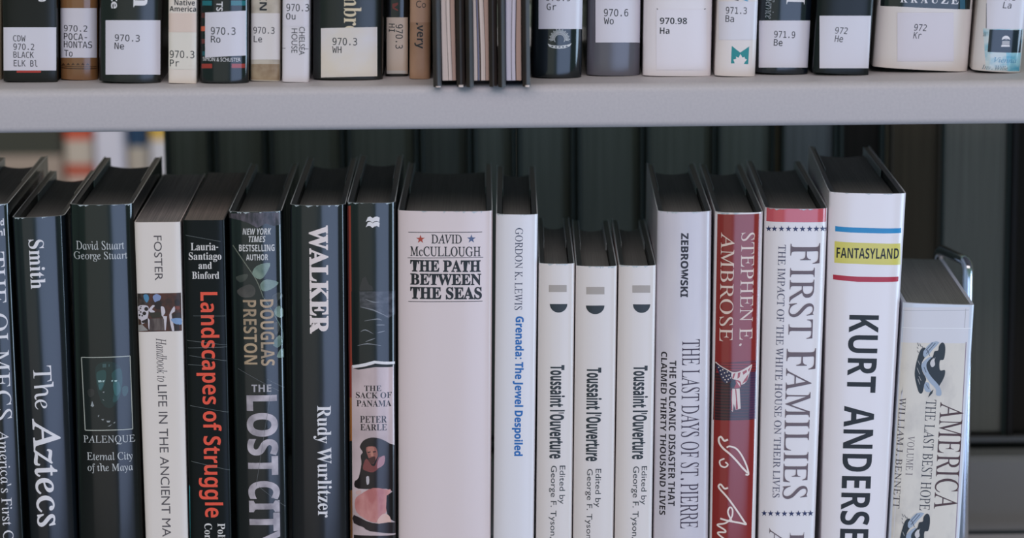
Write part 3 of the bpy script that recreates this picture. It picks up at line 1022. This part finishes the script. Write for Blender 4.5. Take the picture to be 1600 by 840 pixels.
def eagle(T, upto=9):
    b.poly(T([(340, 180), (390, 160), (400, 240), (370, 290), (350, 340), (360, 420), (400, 500), (380, 560), (360, 650), (325, 655), (300, 590), (275, 470), (280, 380), (300, 290)]), ink, 3)
    b.poly(T([(540, 140), (575, 102), (605, 130), (608, 210), (590, 290), (550, 300), (545, 380), (560, 410), (605, 405), (600, 470), (560, 550), (520, 590), (470, 520), (440, 470), (390, 420), (380, 340), (420, 285), (470, 260), (490, 200), (530, 190)]), ink, 3)
    b.poly(T([(355, 330), (420, 270), (460, 262), (410, 320), (405, 380), (450, 470), (530, 560), (565, 630), (560, 682), (510, 678), (505, 610), (440, 540), (380, 450), (350, 380)]), stl, 3)
    b.poly(T([(370, 200), (460, 100), (545, 100), (480, 170), (430, 230), (380, 265)]), stl, 2)
    b.poly(T([(390, 540), (430, 545), (440, 600), (455, 640), (400, 640), (375, 590)]), stl, 3)
    b.poly(T([(448, 310), (480, 275), (490, 300), (495, 350), (465, 372), (445, 345)]), mat((206, 202, 204)), 3)
    b.poly(T([(500, 262), (490, 300), (475, 305)]), mat((220, 216, 216)))
    for q in ([(395, 190), (470, 105)], [(400, 225), (500, 110)], [(375, 370), (400, 430)], [(440, 250), (410, 180)], [(400, 560), (430, 610)]):
        b.stroke(T(q), 0.9, mat((60, 64, 80)), 0)
    for q in ([(310, 300), (330, 345)], [(300, 380), (330, 450)], [(320, 470), (345, 520)], [(310, 500), (330, 560)]):
        b.stroke(T(q), 0.8, mat((176, 172, 170)), 0)
    b.poly(T([(420, 705), (440, 650), (480, 615), (465, 660)]), ink)
    for q in ([(305, 105), (318, 140)], [(330, 115), (345, 150)], [(300, 150), (312, 170)], [(355, 140), (362, 170)], [(303, 190), (318, 215)]):
        b.stroke(T(q), 0.9, mat((90, 88, 90)), 0)


eagle(lambda p: Z(1390, 520, 7.0, p))
eagle(lambda p: Z(1366, 787, 7.0, p))
b.done()

# ================================================================== UPPER ROW
blk = film((22, 24, 24), rough=0.22)
b = Book('paperback_book', 'sliver of a beige book at the left end of the upper row', (-70, 1.0, 0), (-70, 2.0, 126), UP, soft=True, jacket=mat((170, 152, 128)))
b.done()

b = Book('hardcover_book', 'black book with red strip at the foot and sticker typed CDW 970.2', (3, 88, 0), (4, 90, 129), UP, dep=0.003, n=4, jacket=film((26, 26, 24), rough=0.3, spec=0.35))
b.H('s', 'sansb', OFF, 60, -9, 72, 2.5)
b.poly([(26, 109), (64, 109), (64, 113.5), (26, 113.5)], mat((176, 52, 44)))
b.sticker(5.5, 42.5, 88, 110)
b.H('CDW', 'mono', TYPE, 20.5, 55, 40, 64.8)
b.H('970.2', 'mono', TYPE, 21, 68, 53.5, 78)
b.H('BLACK', 'mono', TYPE, 21, 80.5, 53, 90.5)
b.H('ELK Bl', 'mono', TYPE, 21.5, 93.5, 58.5, 103.7)
b.done()

b = Book('hardcover_book', 'tan-brown book with four-line white sticker starting 970.2', (92, 152, 0), (93, 152, 126), UP, dep=0.008, n=2.4, jacket=film((128, 90, 58), rough=0.2))
b.band(-30, 12, film((134, 94, 60)))
dkb = film((70, 44, 28))
b.band(103.5, 104.6, dkb)
b.band(106.4, 108, dkb)
for i in range(6):
    x = 99 + i * 7.6
    b.poly([(x, 98), (x + 2, 100.5), (x + 3.2, 101.5), (x - 3.2, 101.5), (x - 2, 100.5)], dkb)
b.sticker(92, 12.5, 151.5, 90)
b.H('970.2', 'mono', TYPE, 100, 39.5, 136.5, 49.5)
b.H('POCA-', 'mono', TYPE, 99.8, 52, 136, 62.5)
b.H('HONTAS', 'mono', TYPE, 99.8, 64.5, 144, 75)
b.H('To', 'mono', TYPE, 100.3, 78, 113.5, 88.3)
b.done()

b = Book('hardcover_book', 'thick black book with large white sticker typed 970.3 Ne', (154, 252, 0), (153, 250.5, 131), UP, dep=0.009, jacket=blk)
b.V('te', 'gillb', OFF, 173.5, -7, 185, 13.5)
b.V('n', 'serifb', OFF, 208.5, -18, 230.5, 11.5)
b.sticker(165, 31.5, 250.8, 116.5)
b.H('970.3', 'mono', TYPE, 179.5, 54, 218.5, 64.7)
b.H('Ne', 'mono', TYPE, 179, 66.7, 194, 77)
b.done()

b = Book('paperback_book', 'thin cream paperback with pinkish patch and 970.3 Pr typed low down', (262.5, 307.5, 0), (262.5, 307, 131), UP, soft=True, dep=0.0015, n=7, jacket=mat((226, 214, 204), rough=0.4, rgb2=(206, 190, 176), scale=(70, 70, 70), lo=0.55, hi=0.8))
b.H('Native', 'sansb', INK, 272.5, -0.5, 304.5, 8.5)
b.H('America', 'sansb', INK, 265, 9.5, 306.5, 18)
b.rect(263, 20.5, 307, 50, mat((222, 200, 188), rough=0.4))
b.sticker(263, 50.5, 307, 108, mat((224, 216, 206), rough=0.4, rgb2=(204, 192, 180), scale=(70, 70, 70), lo=0.55, hi=0.8))
b.H('970.3', 'mono', INK, 265.3, 79, 303.8, 90.7)
b.H('Pr', 'mono', INK, 265.6, 93, 280, 103.7)
b.done()

b = Book('hardcover_book', 'black book with red and teal dashes and white sticker typed 970.3 Ro', (311, 389.5, 0), (312.5, 387.5, 131), UP, dep=0.008, jacket=film((18, 22, 26)))
for x0, y0, x1, y1, c in ((316, 1, 331, 8.5, (34, 110, 120)), (361, 1, 384, 8.5, (34, 110, 120)), (313.5, 41, 321, 48.5, (206, 96, 70)), (315, 99.5, 331.5, 106.5, (158, 56, 50)), (362, 99.5, 383, 106, (158, 56, 50)), (316, 80, 321, 87, (34, 90, 100)), (315, 20, 320, 28, (90, 40, 40)), (315, 61, 320, 68, (110, 50, 50))):
    b.rect(x0, y0, x1, y1, film(c), 4)
b.V('TS', 'gillb', OFF, 338, 2.5, 348, 17.3)
b.H('SIMON & SCHUSTER', 'gill', OFF, 317, 90, 376, 96)
b.sticker(320.5, 18, 384.5, 88, tilt=-3)
b.H('970.3', 'mono', INK, 329.5, 42.5, 368, 54.2)
b.H('Ro', 'mono', INK, 329.5, 56, 344.5, 66.7)
b.done()

b = Book('paperback_book', 'worn white book with tan foot and sticker typed 970.3 Le', (391, 438.5, 0), (391, 437.5, 127.5), UP, soft=True, dep=0.002, n=5, jacket=mat((196, 186, 172), rough=0.4, rgb2=(120, 104, 84), scale=(60, 60, 60), lo=0.5, hi=0.8))
b.V('IN', 'sansb', INK, 405.5, -6, 417, 16.5)
b.rect(391.5, 100, 437.5, 127, mat((168, 148, 122), rough=0.45, rgb2=(140, 116, 90), scale=(120, 120, 120)))
b.sticker(391.5, 20.5, 438, 93, mat((222, 216, 216), rough=0.4))
b.H('970.3', 'mono', TYPE, 396, 42, 429, 52.7)
b.H('Le', 'mono', TYPE, 396.5, 56, 409.5, 66)
b.done()

b = Book('paperback_book', 'thin white book with 970.3 Ou above two vertical black words', (440.5, 484, 0), (440.5, 482.5, 129), UP, soft=True, dep=0.0018, n=6, jacket=mat((220, 214, 220), rough=0.35))
b.V('CHELSEA', 'gill', INK, 467.2, 42, 476.3, 86)
b.V('HOUSE', 'gill', INK, 455.3, 44.5, 464.7, 82.5)
b.stroke([(440, 75), (446, 75.2)], 0.8, INK, 0)
b.stroke([(475, 76), (482, 76.3)], 0.8, INK, 0)
b.sticker(440.8, -20, 484.3, 41, mat((220, 214, 222), rough=0.3))
b.H('970.3', 'mono', INK, 447.5, 6, 483.8, 17.7)
b.H('Ou', 'mono', INK, 447, 20.3, 461.7, 30.5)
b.done()

b = Book('hardcover_book', 'thick black book, scuffed grey at the edges, with yellowed sticker typed 970.3 Wh', (488.5, 598.8, 0), (488, 598, 126), UP, dep=0.009, n=2.6, jacket=film((24, 27, 26), (62, 58, 54), scale=(45, 45, 14), lo=0.6, hi=0.85, rough=0.26))
b.V('mbro', 'serifb', film((222, 206, 176), rough=0.3), 537, -13, 564.5, 54)
b.sticker(501.5, 43, 589.5, 120, mat((222, 212, 198), rough=0.4, rgb2=(222, 218, 222), scale=(30, 30, 30)), tilt=-2)
b.H('970.3', 'mono', INK, 519.5, 59, 558, 70.7)
b.H('WH', 'mono', INK, 519, 72.3, 533.7, 82.7)
b.done()

b = Book('hardcover_book', 'narrow dark book with beige label typed sideways 970.3 Hi', (602.8, 638.6, 0), (602, 638, 124), UP, dep=0.004, n=3, jacket=film((24, 24, 24)), y0=0.012)
b.poly([(613, 6), (622, 4), (622, 7), (616, 11.5), (622, 15), (622, 17.5), (613, 13)], film((120, 36, 36)))
b.sticker(604, 27, 637.3, 115, mat((210, 190, 174), rough=0.4))
b.rect(604, 110, 636, 115, mat((206, 200, 196), rough=0.4), 4)
b.V('970.3', 'mono', INK, 618, 38, 629.5, 76)
b.V('HI', 'mono', INK, 607.5, 37, 617, 50)
b.done()

b = Book('paperback_book', 'narrow tan book with black lettering ending in very', (640, 673.5, 0), (639, 672.5, 124), UP, soft=True, dep=0.003, n=3.2, jacket=mat((178, 138, 112), rough=0.4, rgb2=(158, 118, 92), scale=(45, 45, 30)))
b.V('very', 'sansb', INK, 647.5, 39, 661, 76)
b.H('Co', 'gill', mat((60, 44, 40)), 650, 1, 665.5, 12)
b.poly([(650, 35.5), (653, 36), (653, 39), (650, 38)], INK)
b.sticker(640, -30, 674, 35, mat((186, 146, 122), rough=0.4))
b.onto(1)
b.H('Co', 'gill', mat((60, 44, 40)), 650, 1, 665.5, 12)
b.done()


# ---- three volumes standing spine inwards: fore edges towards the reader
def volume(label, xl, xr, ybot, strips, board, boardm, y0=None, zs=None, height=0.235, depth=0.165, group=None, shelf_y=None, square=0.003, recess=0.0035, wavy=0.0005, name='bound_volume', ytop=None, wear=(), slant=0.0):
    if y0 is None:
        y0 = at_z((xl + xr) / 2, ybot, zs).y
    pl, pr = at_y(xl, ybot, y0), at_y(xr, ybot, y0)
    w = pr.x - pl.x - 0.0003
    k = w / (xr - xl)
    root = empty(name, Matrix.Translation(((pl.x + pr.x) / 2, y0, zs + 0.0001)) @ Matrix.Rotation(slant, 4, 'Y'))
    tag(root, label, 'book', group)
    t = board * k
    # case: boards left and right, spine away from the reader
    r = min(t * 0.45, 0.0018)
    o = [(-w / 2 + r, 0.0), (-w / 2, r), (-w / 2, depth - 0.004), (-w / 2 + 0.004, depth), (w / 2 - 0.004, depth), (w / 2, depth - 0.004), (w / 2, r), (w / 2 - r, 0.0)]
    i_ = [(-w / 2 + t - r, 0.0), (-w / 2 + t, r), (-w / 2 + t, depth - 0.008), (-w / 2 + t + 0.001, depth - 0.003), (w / 2 - t - 0.001, depth - 0.003), (w / 2 - t, depth - 0.008), (w / 2 - t, r), (w / 2 - t + r, 0.0)]
    bm = bmesh.new()
    shell(bm, o, i_, 0, height)
    mats = [boardm]
    if wear:
        mats.append(mat((214, 196, 190), rough=0.6))
        for sgn, dx, hh in wear:
            x = sgn * (w / 2 - t * 0.5) + dx
            prism(bm, [(x - t * 0.3, 0.0006), (x - t * 0.2, -0.0002), (x + t * 0.16, -0.0002), (x + t * 0.3, 0.0006)], 0.0, hh, 1, 1)
    build('case_binding', bm, mats, root, 40)
    # page block
    bm = bmesh.new()
    mm = []
    N = 26
    ph = random.random() * 6
    tot = sum(s_[0] for s_ in strips)
    x = -w / 2 + t + 0.0002
    sc_ = (w - 2 * t - 0.0004) / tot
    cols = []
    for wd, m in strips:
        if m not in mm:
            mm.append(m)
        cols.append((x, x + wd * sc_, mm.index(m)))
        x += wd * sc_
    W = w / 2 - t

    def wob(xx, z):
        return wavy * math.sin(z * 62 + ph) * (1 - (xx / W) ** 2) if W > 0 else 0
    prev = None
    for j in range(N + 1):
        z = square + (height - 2 * square) * j / N
        row = []
        for ci, (a, c, mi) in enumerate(cols):
            dy = 0.0006 if (c - a) < 0.0006 else 0.0
            row.append((bm.verts.new((a + wob(a, z), recess + dy, z)), bm.verts.new((c + wob(c, z), recess + dy, z))))
        if prev:
            for ci, (a, c, mi) in enumerate(cols):
                f = bm.faces.new((prev[ci][0], prev[ci][1], row[ci][1], row[ci][0]))
                f.material_index = mi
        else:
            first = row
        prev = row
    bb = [bm.verts.new(p) for p in ((cols[0][0], depth - 0.006, square), (cols[-1][1], depth - 0.006, square))]
    bt = [bm.verts.new(p) for p in ((cols[0][0], depth - 0.006, height - square), (cols[-1][1], depth - 0.006, height - square))]
    bm.faces.new([v for c in first for v in c] + [bb[1], bb[0]])
    bm.faces.new([v for c in reversed(prev) for v in reversed(c)] + [bt[0], bt[1]])
    build('page_block', bm, mm, root, 30)
    return root


c1 = mat((214, 198, 192), rough=0.7, rgb2=(196, 178, 172), scale=(1500, 10, 4))
c2 = mat((180, 150, 138), rough=0.7, rgb2=(164, 132, 120), scale=(1500, 10, 4))
c3 = mat((206, 198, 212), rough=0.7, rgb2=(186, 180, 196), scale=(1500, 10, 4))
dl = mat((60, 46, 44), rough=0.8)
bl = mat((110, 112, 140), rough=0.7)
vb = mat((48, 38, 34), rough=0.42, rgb2=(40, 33, 31), scale=(60, 60, 60))
VG = 'books on the upper shelf'
volume('dark brown bound volume shelved spine inward, cream pages beside the narrow tan book', 676.5, 727, 136.5, [(1, dl), (10, c1), (0.9, dl), (6.5, c1), (0.9, dl), (7, c2), (1.6, dl)], 13, vb, zs=Z_UP, group=VG, wear=((-1, 0.0004, 0.0006), (1, 0.0, 0.0011)))
volume('dark brown bound volume shelved spine inward, middle one of the three overhanging the shelf', 728, 777, 136.5, [(5, c1), (1, dl), (2.2, bl), (1, c1), (2.2, dl), (7.5, c1), (1, dl), (7.5, c2)], 12, vb, zs=Z_UP, group=VG)
volume('dark brown bound volume shelved spine inward, lilac-white pages beside the sun emblem book', 778, 829, 136.5, [(1.5, bl), (9, c3), (1, dl), (6, c3), (1.6, dl), (7.5, c2), (1.4, dl)], 12, vb, zs=Z_UP, group=VG, wear=((1, 0.0004, 0.001),))

# ---- upper row, right of the volumes
b = Book('hardcover_book', 'blue-black book with a rising sun emblem below its sticker', (831.5, 912.5, 0), (831, 908.5, 123), UP, dep=0.012, n=2.3, jacket=film((17, 23, 28)))
sun = film((206, 206, 206), rough=0.3)
cx, cy = 874.3, 61.5
for i in range(23):
    a = math.radians(-8 + 196 * i / 22)
    r0, r1 = 9.2, (16.5 if i % 2 else 15)
    b.stroke([(cx + r0 * math.cos(a), cy - r0 * math.sin(a)), (cx + r1 * math.cos(a), cy - r1 * math.sin(a))], 0.9, sun, 0)
pts = [(cx + 8 * math.cos(math.radians(t)), cy - 8 * math.sin(math.radians(t))) for t in range(-30, 211, 12)]
b.stroke(pts, 0.9, sun, 0)
b.poly([(855.5, 68), (862, 70.5), (874, 71.5), (886, 70), (893, 67.5), (890.5, 72), (882, 75.3), (874, 76), (864, 75), (858, 72.5)], sun)
for i in range(5):
    b.disc(863 + i * 5.6, 72.6 + (0.6 if i in (1, 2, 3) else -0.2), 1.7, 1.0, film((24, 30, 34)), n=10)
b.sticker(841.5, -14, 911.5, 45)
b.H('970.9', 'mono', INK, 853, -8.5, 891.5, 1.7)
b.H('Gr', 'mono', INK, 854, 5.3, 869, 15.7)
b.done()

b = Book('hardcover_book', 'slate-grey book with ragged film at the foot and sticker typed 970.6 Wo', (917.5, 1003, 0), (916.5, 1000, 119.5), UP, dep=0.011, n=2.4, jacket=film((92, 90, 100), rough=0.2))
b.sticker(930.5, -14, 1000.5, 66.3)
b.H('970.6', 'mono', INK, 943.5, 14, 981.7, 25.7)
b.H('Wo', 'mono', INK, 943.5, 27.3, 959, 38)
b.done()

b = Book('hardcover_book', 'thick white book with bold sticker lettering 970.98 Ha', (1006, 1114, 0), (1004.5, 1111.5, 120), UP, dep=0.0075, n=3.2, jacket=film((226, 218, 222), rough=0.28))
for q in ([(1026.5, 13), (1027.5, 15)], [(1025.5, 18), (1027.5, 16.5)], [(1100.5, 14.5), (1102.5, 13.5)], [(1100, 22.5), (1102, 22)]):
    b.stroke(q, 1.2, TYPE, 0)
b.sticker(1025.5, 15, 1104, 109, mat((226, 219, 226), rough=0.3))
b.H('970.98', 'sansb', INK, 1031, 27.5, 1073.5, 37.7)
b.H('Ha', 'sansb', INK, 1031, 43, 1046, 53)
b.done()

b = Book('paperback_book', 'white book with teal M emblem holding a maple leaf', (1121, 1186, 0), (1117, 1180.5, 120.5), UP, soft=True, dep=0.0035, n=3.2, jacket=mat((224, 214, 212), rough=0.3, bump=0.03))
tl_ = mat((10, 132, 134), rough=0.35)
zk = lambda p: Z(1100, 0, 6.459, p)
b.poly(zk([(280, 462), (365, 530), (456, 468), (446, 648), (400, 645), (412, 625), (432, 600), (412, 590), (410, 572), (388, 580), (368, 545), (350, 582), (328, 572), (328, 592), (300, 598), (318, 622), (312, 638), (272, 640)]), tl_)
b.poly(zk([(296, 600), (325, 592), (322, 570), (348, 582), (368, 545), (388, 580), (410, 572), (412, 590), (434, 600), (412, 625), (402, 646), (312, 642)]), mat((226, 216, 214), rough=0.3))
b.stroke([(1155, -4), (1169, 1.8)], 2.2, mat((70, 150, 190)), 0)
b.stroke([(1145, -2), (1154, 0.5)], 2.2, mat((70, 66, 72)), 0)
b.sticker(1123, 2, 1184.5, 62, mat((217, 212, 220), rough=0.3))
b.H('971.3', 'mono', TYPE, 1134, 11, 1167, 21.7)
b.H('Ba', 'mono', TYPE, 1133.5, 24, 1147, 34.5)
b.done()

b = Book('hardcover_book', 'navy-black book with small vertical word Service and sticker typed 971.9 Be', (1187, 1271, 0), (1182, 1263, 117.5), UP, dep=0.009, jacket=film((20, 27, 36)))
b.V('Service', 'ital', film((150, 156, 164)), 1196, -3, 1209.5, 29)
b.V('H', 'serif', OFF, 1229.5, -24, 1258, 7)
b.sticker(1185.5, 32, 1266, 105.5, tilt=0)
b.H('971.9', 'mono', TYPE, 1209.5, 48.5, 1242.5, 59.2)
b.H('Be', 'mono', TYPE, 1209, 61.3, 1222.7, 71.7)
b.done()

b = Book('hardcover_book', 'black book with white sticker typed 972 He', (1278, 1366, 0), (1268.5, 1359, 118.5), UP, dep=0.005, n=3, jacket=film((17, 22, 24), rough=0.3, spec=0.35))
b.sticker(1280.5, 24.5, 1361, 106.5)
b.H('972', 'monoi', TYPE, 1305, 42.5, 1324.5, 53)
b.H('He', 'monoi', TYPE, 1304, 55.3, 1317.3, 65.7)
b.done()

b = Book('hardcover_book', 'very thick white book with black head and pale sticker typed 972 Kr', (1372, 1524, 0), (1364, 1514, 114), UP, dep=0.011, n=3, jacket=film((216, 206, 202), rough=0.24))
b.poly([(1366, -60), (1530, -60), (1530, 14.5), (1480, 13.8), (1440, 12), (1400, 10), (1366, 8)], film((22, 28, 28)))
b.poly([(1500, -60), (1508, -60), (1508, 14.3), (1500, 14.2)], film((54, 96, 120)))
for i, ch in enumerate('KRAUZE'):
    x = 1407 + i * 15.9
    b.H(ch, 'serifb', OFF, x, -6, x + 11.5, 3.8 + i * 0.5)
b.sticker(1402, 19.5, 1490, 95.5, mat((212, 204, 212), rough=0.3))
b.H('972', 'monoi', TYPE, 1428.5, 37.7, 1448, 48.3)
b.H('Kr', 'monoi', TYPE, 1427, 50, 1439.7, 60.3)
b.done()

b = Book('hardcover_book', 'white book with pale turquoise pattern and navy block holding an arch emblem', (1530, 1607, 0), (1519.5, 1597, 115), UP, dep=0.009, n=2.5, jacket=film((212, 204, 202), rough=0.24))
b.poly([(1536, 44), (1600, 44), (1597, 114), (1540, 113)], film((196, 208, 212), (120, 176, 196), scale=(120, 120, 160), lo=0.45, hi=0.65))
b.poly([(1572, 82), (1597, 82), (1595, 113), (1574, 113)], film((150, 198, 212), (80, 160, 190), scale=(120, 120, 160)))
b.poly([(1546, 46), (1597, 46.5), (1594.5, 82), (1543, 81)], film((24, 34, 46)))
b.poly([(1564, 73), (1578, 73), (1577.5, 70), (1565, 70)], OFF)
b.poly([(1565.5, 69.5), (1577.5, 69.5), (1577.5, 64), (1566, 64)], film((170, 166, 168)))
b.disc(1571.8, 62, 6.5, 6.3, OFF, 180, 360, 12)
b.stroke([(1567, 62.2), (1571.8, 60.8), (1577, 62.2)], 1.0, film((24, 34, 46)), 2)
b.V('Vienna', 'ital', film((90, 100, 108)), 1536, 50, 1543, 57)
b.H('Vienna', 'ital', film((70, 130, 170)), 1553, 90, 1588, 98)
b.H('Inv. Wille', 'ital', film((80, 110, 130)), 1534, 102, 1575, 109)
b.stroke([(1541.5, 5), (1541, 44)], 1.0, TYPE, 0)
b.sticker(1541.5, -16, 1602, 45, STICK)
b.H('972', 'monoi', TYPE, 1570, -10, 1587, 0.8)
b.H('La', 'monoi', TYPE, 1567, 3, 1580.5, 13.2)
b.done()

# ================================================================== wire bookend behind the last book
root = empty('wire_bookend', Matrix.Translation((at_y(1500, 470, 0.06).x, 0.06, Z_LOW)))
o0 = root.matrix_world.translation
near, far_ = at_y(1513, 409, 0.105), at_y(1467, 388, 0.148)
bm = bmesh.new()
pts = []
nb = Vector((near.x, near.y, Z_LOW + 0.004))
fb_ = Vector((far_.x, far_.y, Z_LOW + 0.004))
d = (far_ - near)
pts = [nb, near + Vector((0, 0, -0.02))]
for i in range(1, 7):
    a = i / 6 * math.pi / 2
    r = 0.006
    dh = d.normalized()
    pts.append(near + Vector((0, 0, -r)) + Vector((0, 0, r)) * math.sin(a) + dh * r * (1 - math.cos(a)))
for i in range(0, 7):
    a = i / 6 * math.pi / 2
    pts.append(far_ - dh * r + dh * r * math.sin(a) - Vector((0, 0, r)) * (1 - math.cos(a)))
pts += [far_ + Vector((0, 0, -0.02)), fb_]
CHROME = mat((190, 194, 200), rough=0.12, metal=1.0)
tube(bm, [p - o0 for p in pts], 0.003, 12)
build('wire_loop', bm, [CHROME], root, 60)
bm = bmesh.new()
x0, x1 = min(near.x, far_.x) - o0.x - 0.004, max(near.x, far_.x) - o0.x + 0.004
box(bm, x0, x1, near.y - o0.y - 0.01, far_.y - o0.y + 0.01, 0.0005, 0.004)
build('base_plate', bm, [CHROME], root, 0)
tag(root, 'chrome wire loop bookend standing behind the book with the eagle emblem', 'bookend')

# ================================================================== opposite side: books seen from their fore edges, in shadow
RB = 'books on the opposite side of the stack'
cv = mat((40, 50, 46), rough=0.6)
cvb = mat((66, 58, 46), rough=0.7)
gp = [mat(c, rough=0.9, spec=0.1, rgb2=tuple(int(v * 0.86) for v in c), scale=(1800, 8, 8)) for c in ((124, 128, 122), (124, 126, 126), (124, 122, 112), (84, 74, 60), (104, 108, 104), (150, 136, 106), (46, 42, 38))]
rear = [  # left, right, board px, pages, cover, label
    (258, 331, 8, 0, cv, 'dim grey book on the far side, edging the bright gap'),
    (333, 417, 9, 0, cv, 'dim grey book on the far side, second from the bright gap'),
    (419, 538, 9, 0, cv, 'dim broad book on the far side behind the dark slate hardcover'),
    (540, 653, 9, 0, cv, 'dim book on the far side behind the narrow book with the portrait'),
    (655, 736, 9, 4, cv, 'dim book on the far side, behind the very thick white hardcover'),
    (738, 804.5, 8, 0, cv, 'dim narrow book on the far side behind the slim white book with blue title'),
    (806, 897, 9, 0, cv, 'dim book on the far side above the first small white hardcover'),
    (899, 1005, 9, 0, cv, 'dim book on the far side above the second and third small white hardcovers'),
    (1007, 1117, 8, 0, cv, 'dim book on the far side behind the silver-white volcano book'),
    (1119, 1208, 7, 0, cv, 'dim book on the far side behind the red flag book'),
    (1209.5, 1217, 1.5, 5, cvb, 'slim tan booklet on the far side a pale line behind the white starred hardcover'),
    (1219, 1306, 7, 1, cv, 'slightly lighter grey book on the far side behind the white starred hardcover'),
    (1308, 1380, 9, 6, cv, 'almost black book on the far side behind the tall yellow-banded hardcover'),
    (1382, 1388, 1.5, 5, cvb, 'slim tan booklet on the far side, a pale line beside the tall yellow-banded hardcover'),
    (1390, 1468, 5, 3, cvb, 'brown-black book on the far side beside the tall yellow-banded hardcover'),
    (1470, 1577, 6, 2, cv, 'grey thick page block on the far side, behind the wire bookend'),
    (1579, 1700, 12, 6, mat((26, 22, 22), rough=0.7), 'near-black book on the far side at the right edge'),
]
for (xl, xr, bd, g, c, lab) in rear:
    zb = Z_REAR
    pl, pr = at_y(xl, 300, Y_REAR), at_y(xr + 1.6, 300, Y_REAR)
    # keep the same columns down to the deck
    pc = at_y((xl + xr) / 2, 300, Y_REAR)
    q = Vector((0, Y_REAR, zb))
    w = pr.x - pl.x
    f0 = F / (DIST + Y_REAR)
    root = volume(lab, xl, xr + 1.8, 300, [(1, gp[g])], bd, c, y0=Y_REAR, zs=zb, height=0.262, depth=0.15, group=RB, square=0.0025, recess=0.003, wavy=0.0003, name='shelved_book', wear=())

# ================================================================== blurred shelf across the next aisle
YF = 1.25
zf0 = at_y(120, 420, YF).z
bm = bmesh.new()
box(bm, -1.2, 0.4, YF - 0.02, YF + 0.3, zf0 - 0.02, zf0)
tag(build('aisle_shelf', bm, [GREY], smooth=0), 'grey metal shelf across the next aisle, seen through the gap', 'shelf')
AG = 'books across the next aisle'
for (xl, xr, bands, soft, lab) in (
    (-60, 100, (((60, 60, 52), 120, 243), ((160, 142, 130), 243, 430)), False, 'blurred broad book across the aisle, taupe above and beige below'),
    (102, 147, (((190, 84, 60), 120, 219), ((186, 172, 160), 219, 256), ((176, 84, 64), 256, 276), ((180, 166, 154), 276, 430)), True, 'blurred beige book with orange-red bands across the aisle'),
    (149, 198, (((206, 202, 216), 120, 430),), False, 'blurred lilac-white book across the aisle'),
    (200, 233, (((28, 58, 88), 120, 229), ((172, 160, 148), 229, 430)), True, 'blurred book with navy head and beige foot across the aisle'),
    (235, 290, (((206, 168, 84), 120, 219), ((200, 196, 204), 219, 430)), True, 'blurred pale book with yellow head across the aisle'),
):
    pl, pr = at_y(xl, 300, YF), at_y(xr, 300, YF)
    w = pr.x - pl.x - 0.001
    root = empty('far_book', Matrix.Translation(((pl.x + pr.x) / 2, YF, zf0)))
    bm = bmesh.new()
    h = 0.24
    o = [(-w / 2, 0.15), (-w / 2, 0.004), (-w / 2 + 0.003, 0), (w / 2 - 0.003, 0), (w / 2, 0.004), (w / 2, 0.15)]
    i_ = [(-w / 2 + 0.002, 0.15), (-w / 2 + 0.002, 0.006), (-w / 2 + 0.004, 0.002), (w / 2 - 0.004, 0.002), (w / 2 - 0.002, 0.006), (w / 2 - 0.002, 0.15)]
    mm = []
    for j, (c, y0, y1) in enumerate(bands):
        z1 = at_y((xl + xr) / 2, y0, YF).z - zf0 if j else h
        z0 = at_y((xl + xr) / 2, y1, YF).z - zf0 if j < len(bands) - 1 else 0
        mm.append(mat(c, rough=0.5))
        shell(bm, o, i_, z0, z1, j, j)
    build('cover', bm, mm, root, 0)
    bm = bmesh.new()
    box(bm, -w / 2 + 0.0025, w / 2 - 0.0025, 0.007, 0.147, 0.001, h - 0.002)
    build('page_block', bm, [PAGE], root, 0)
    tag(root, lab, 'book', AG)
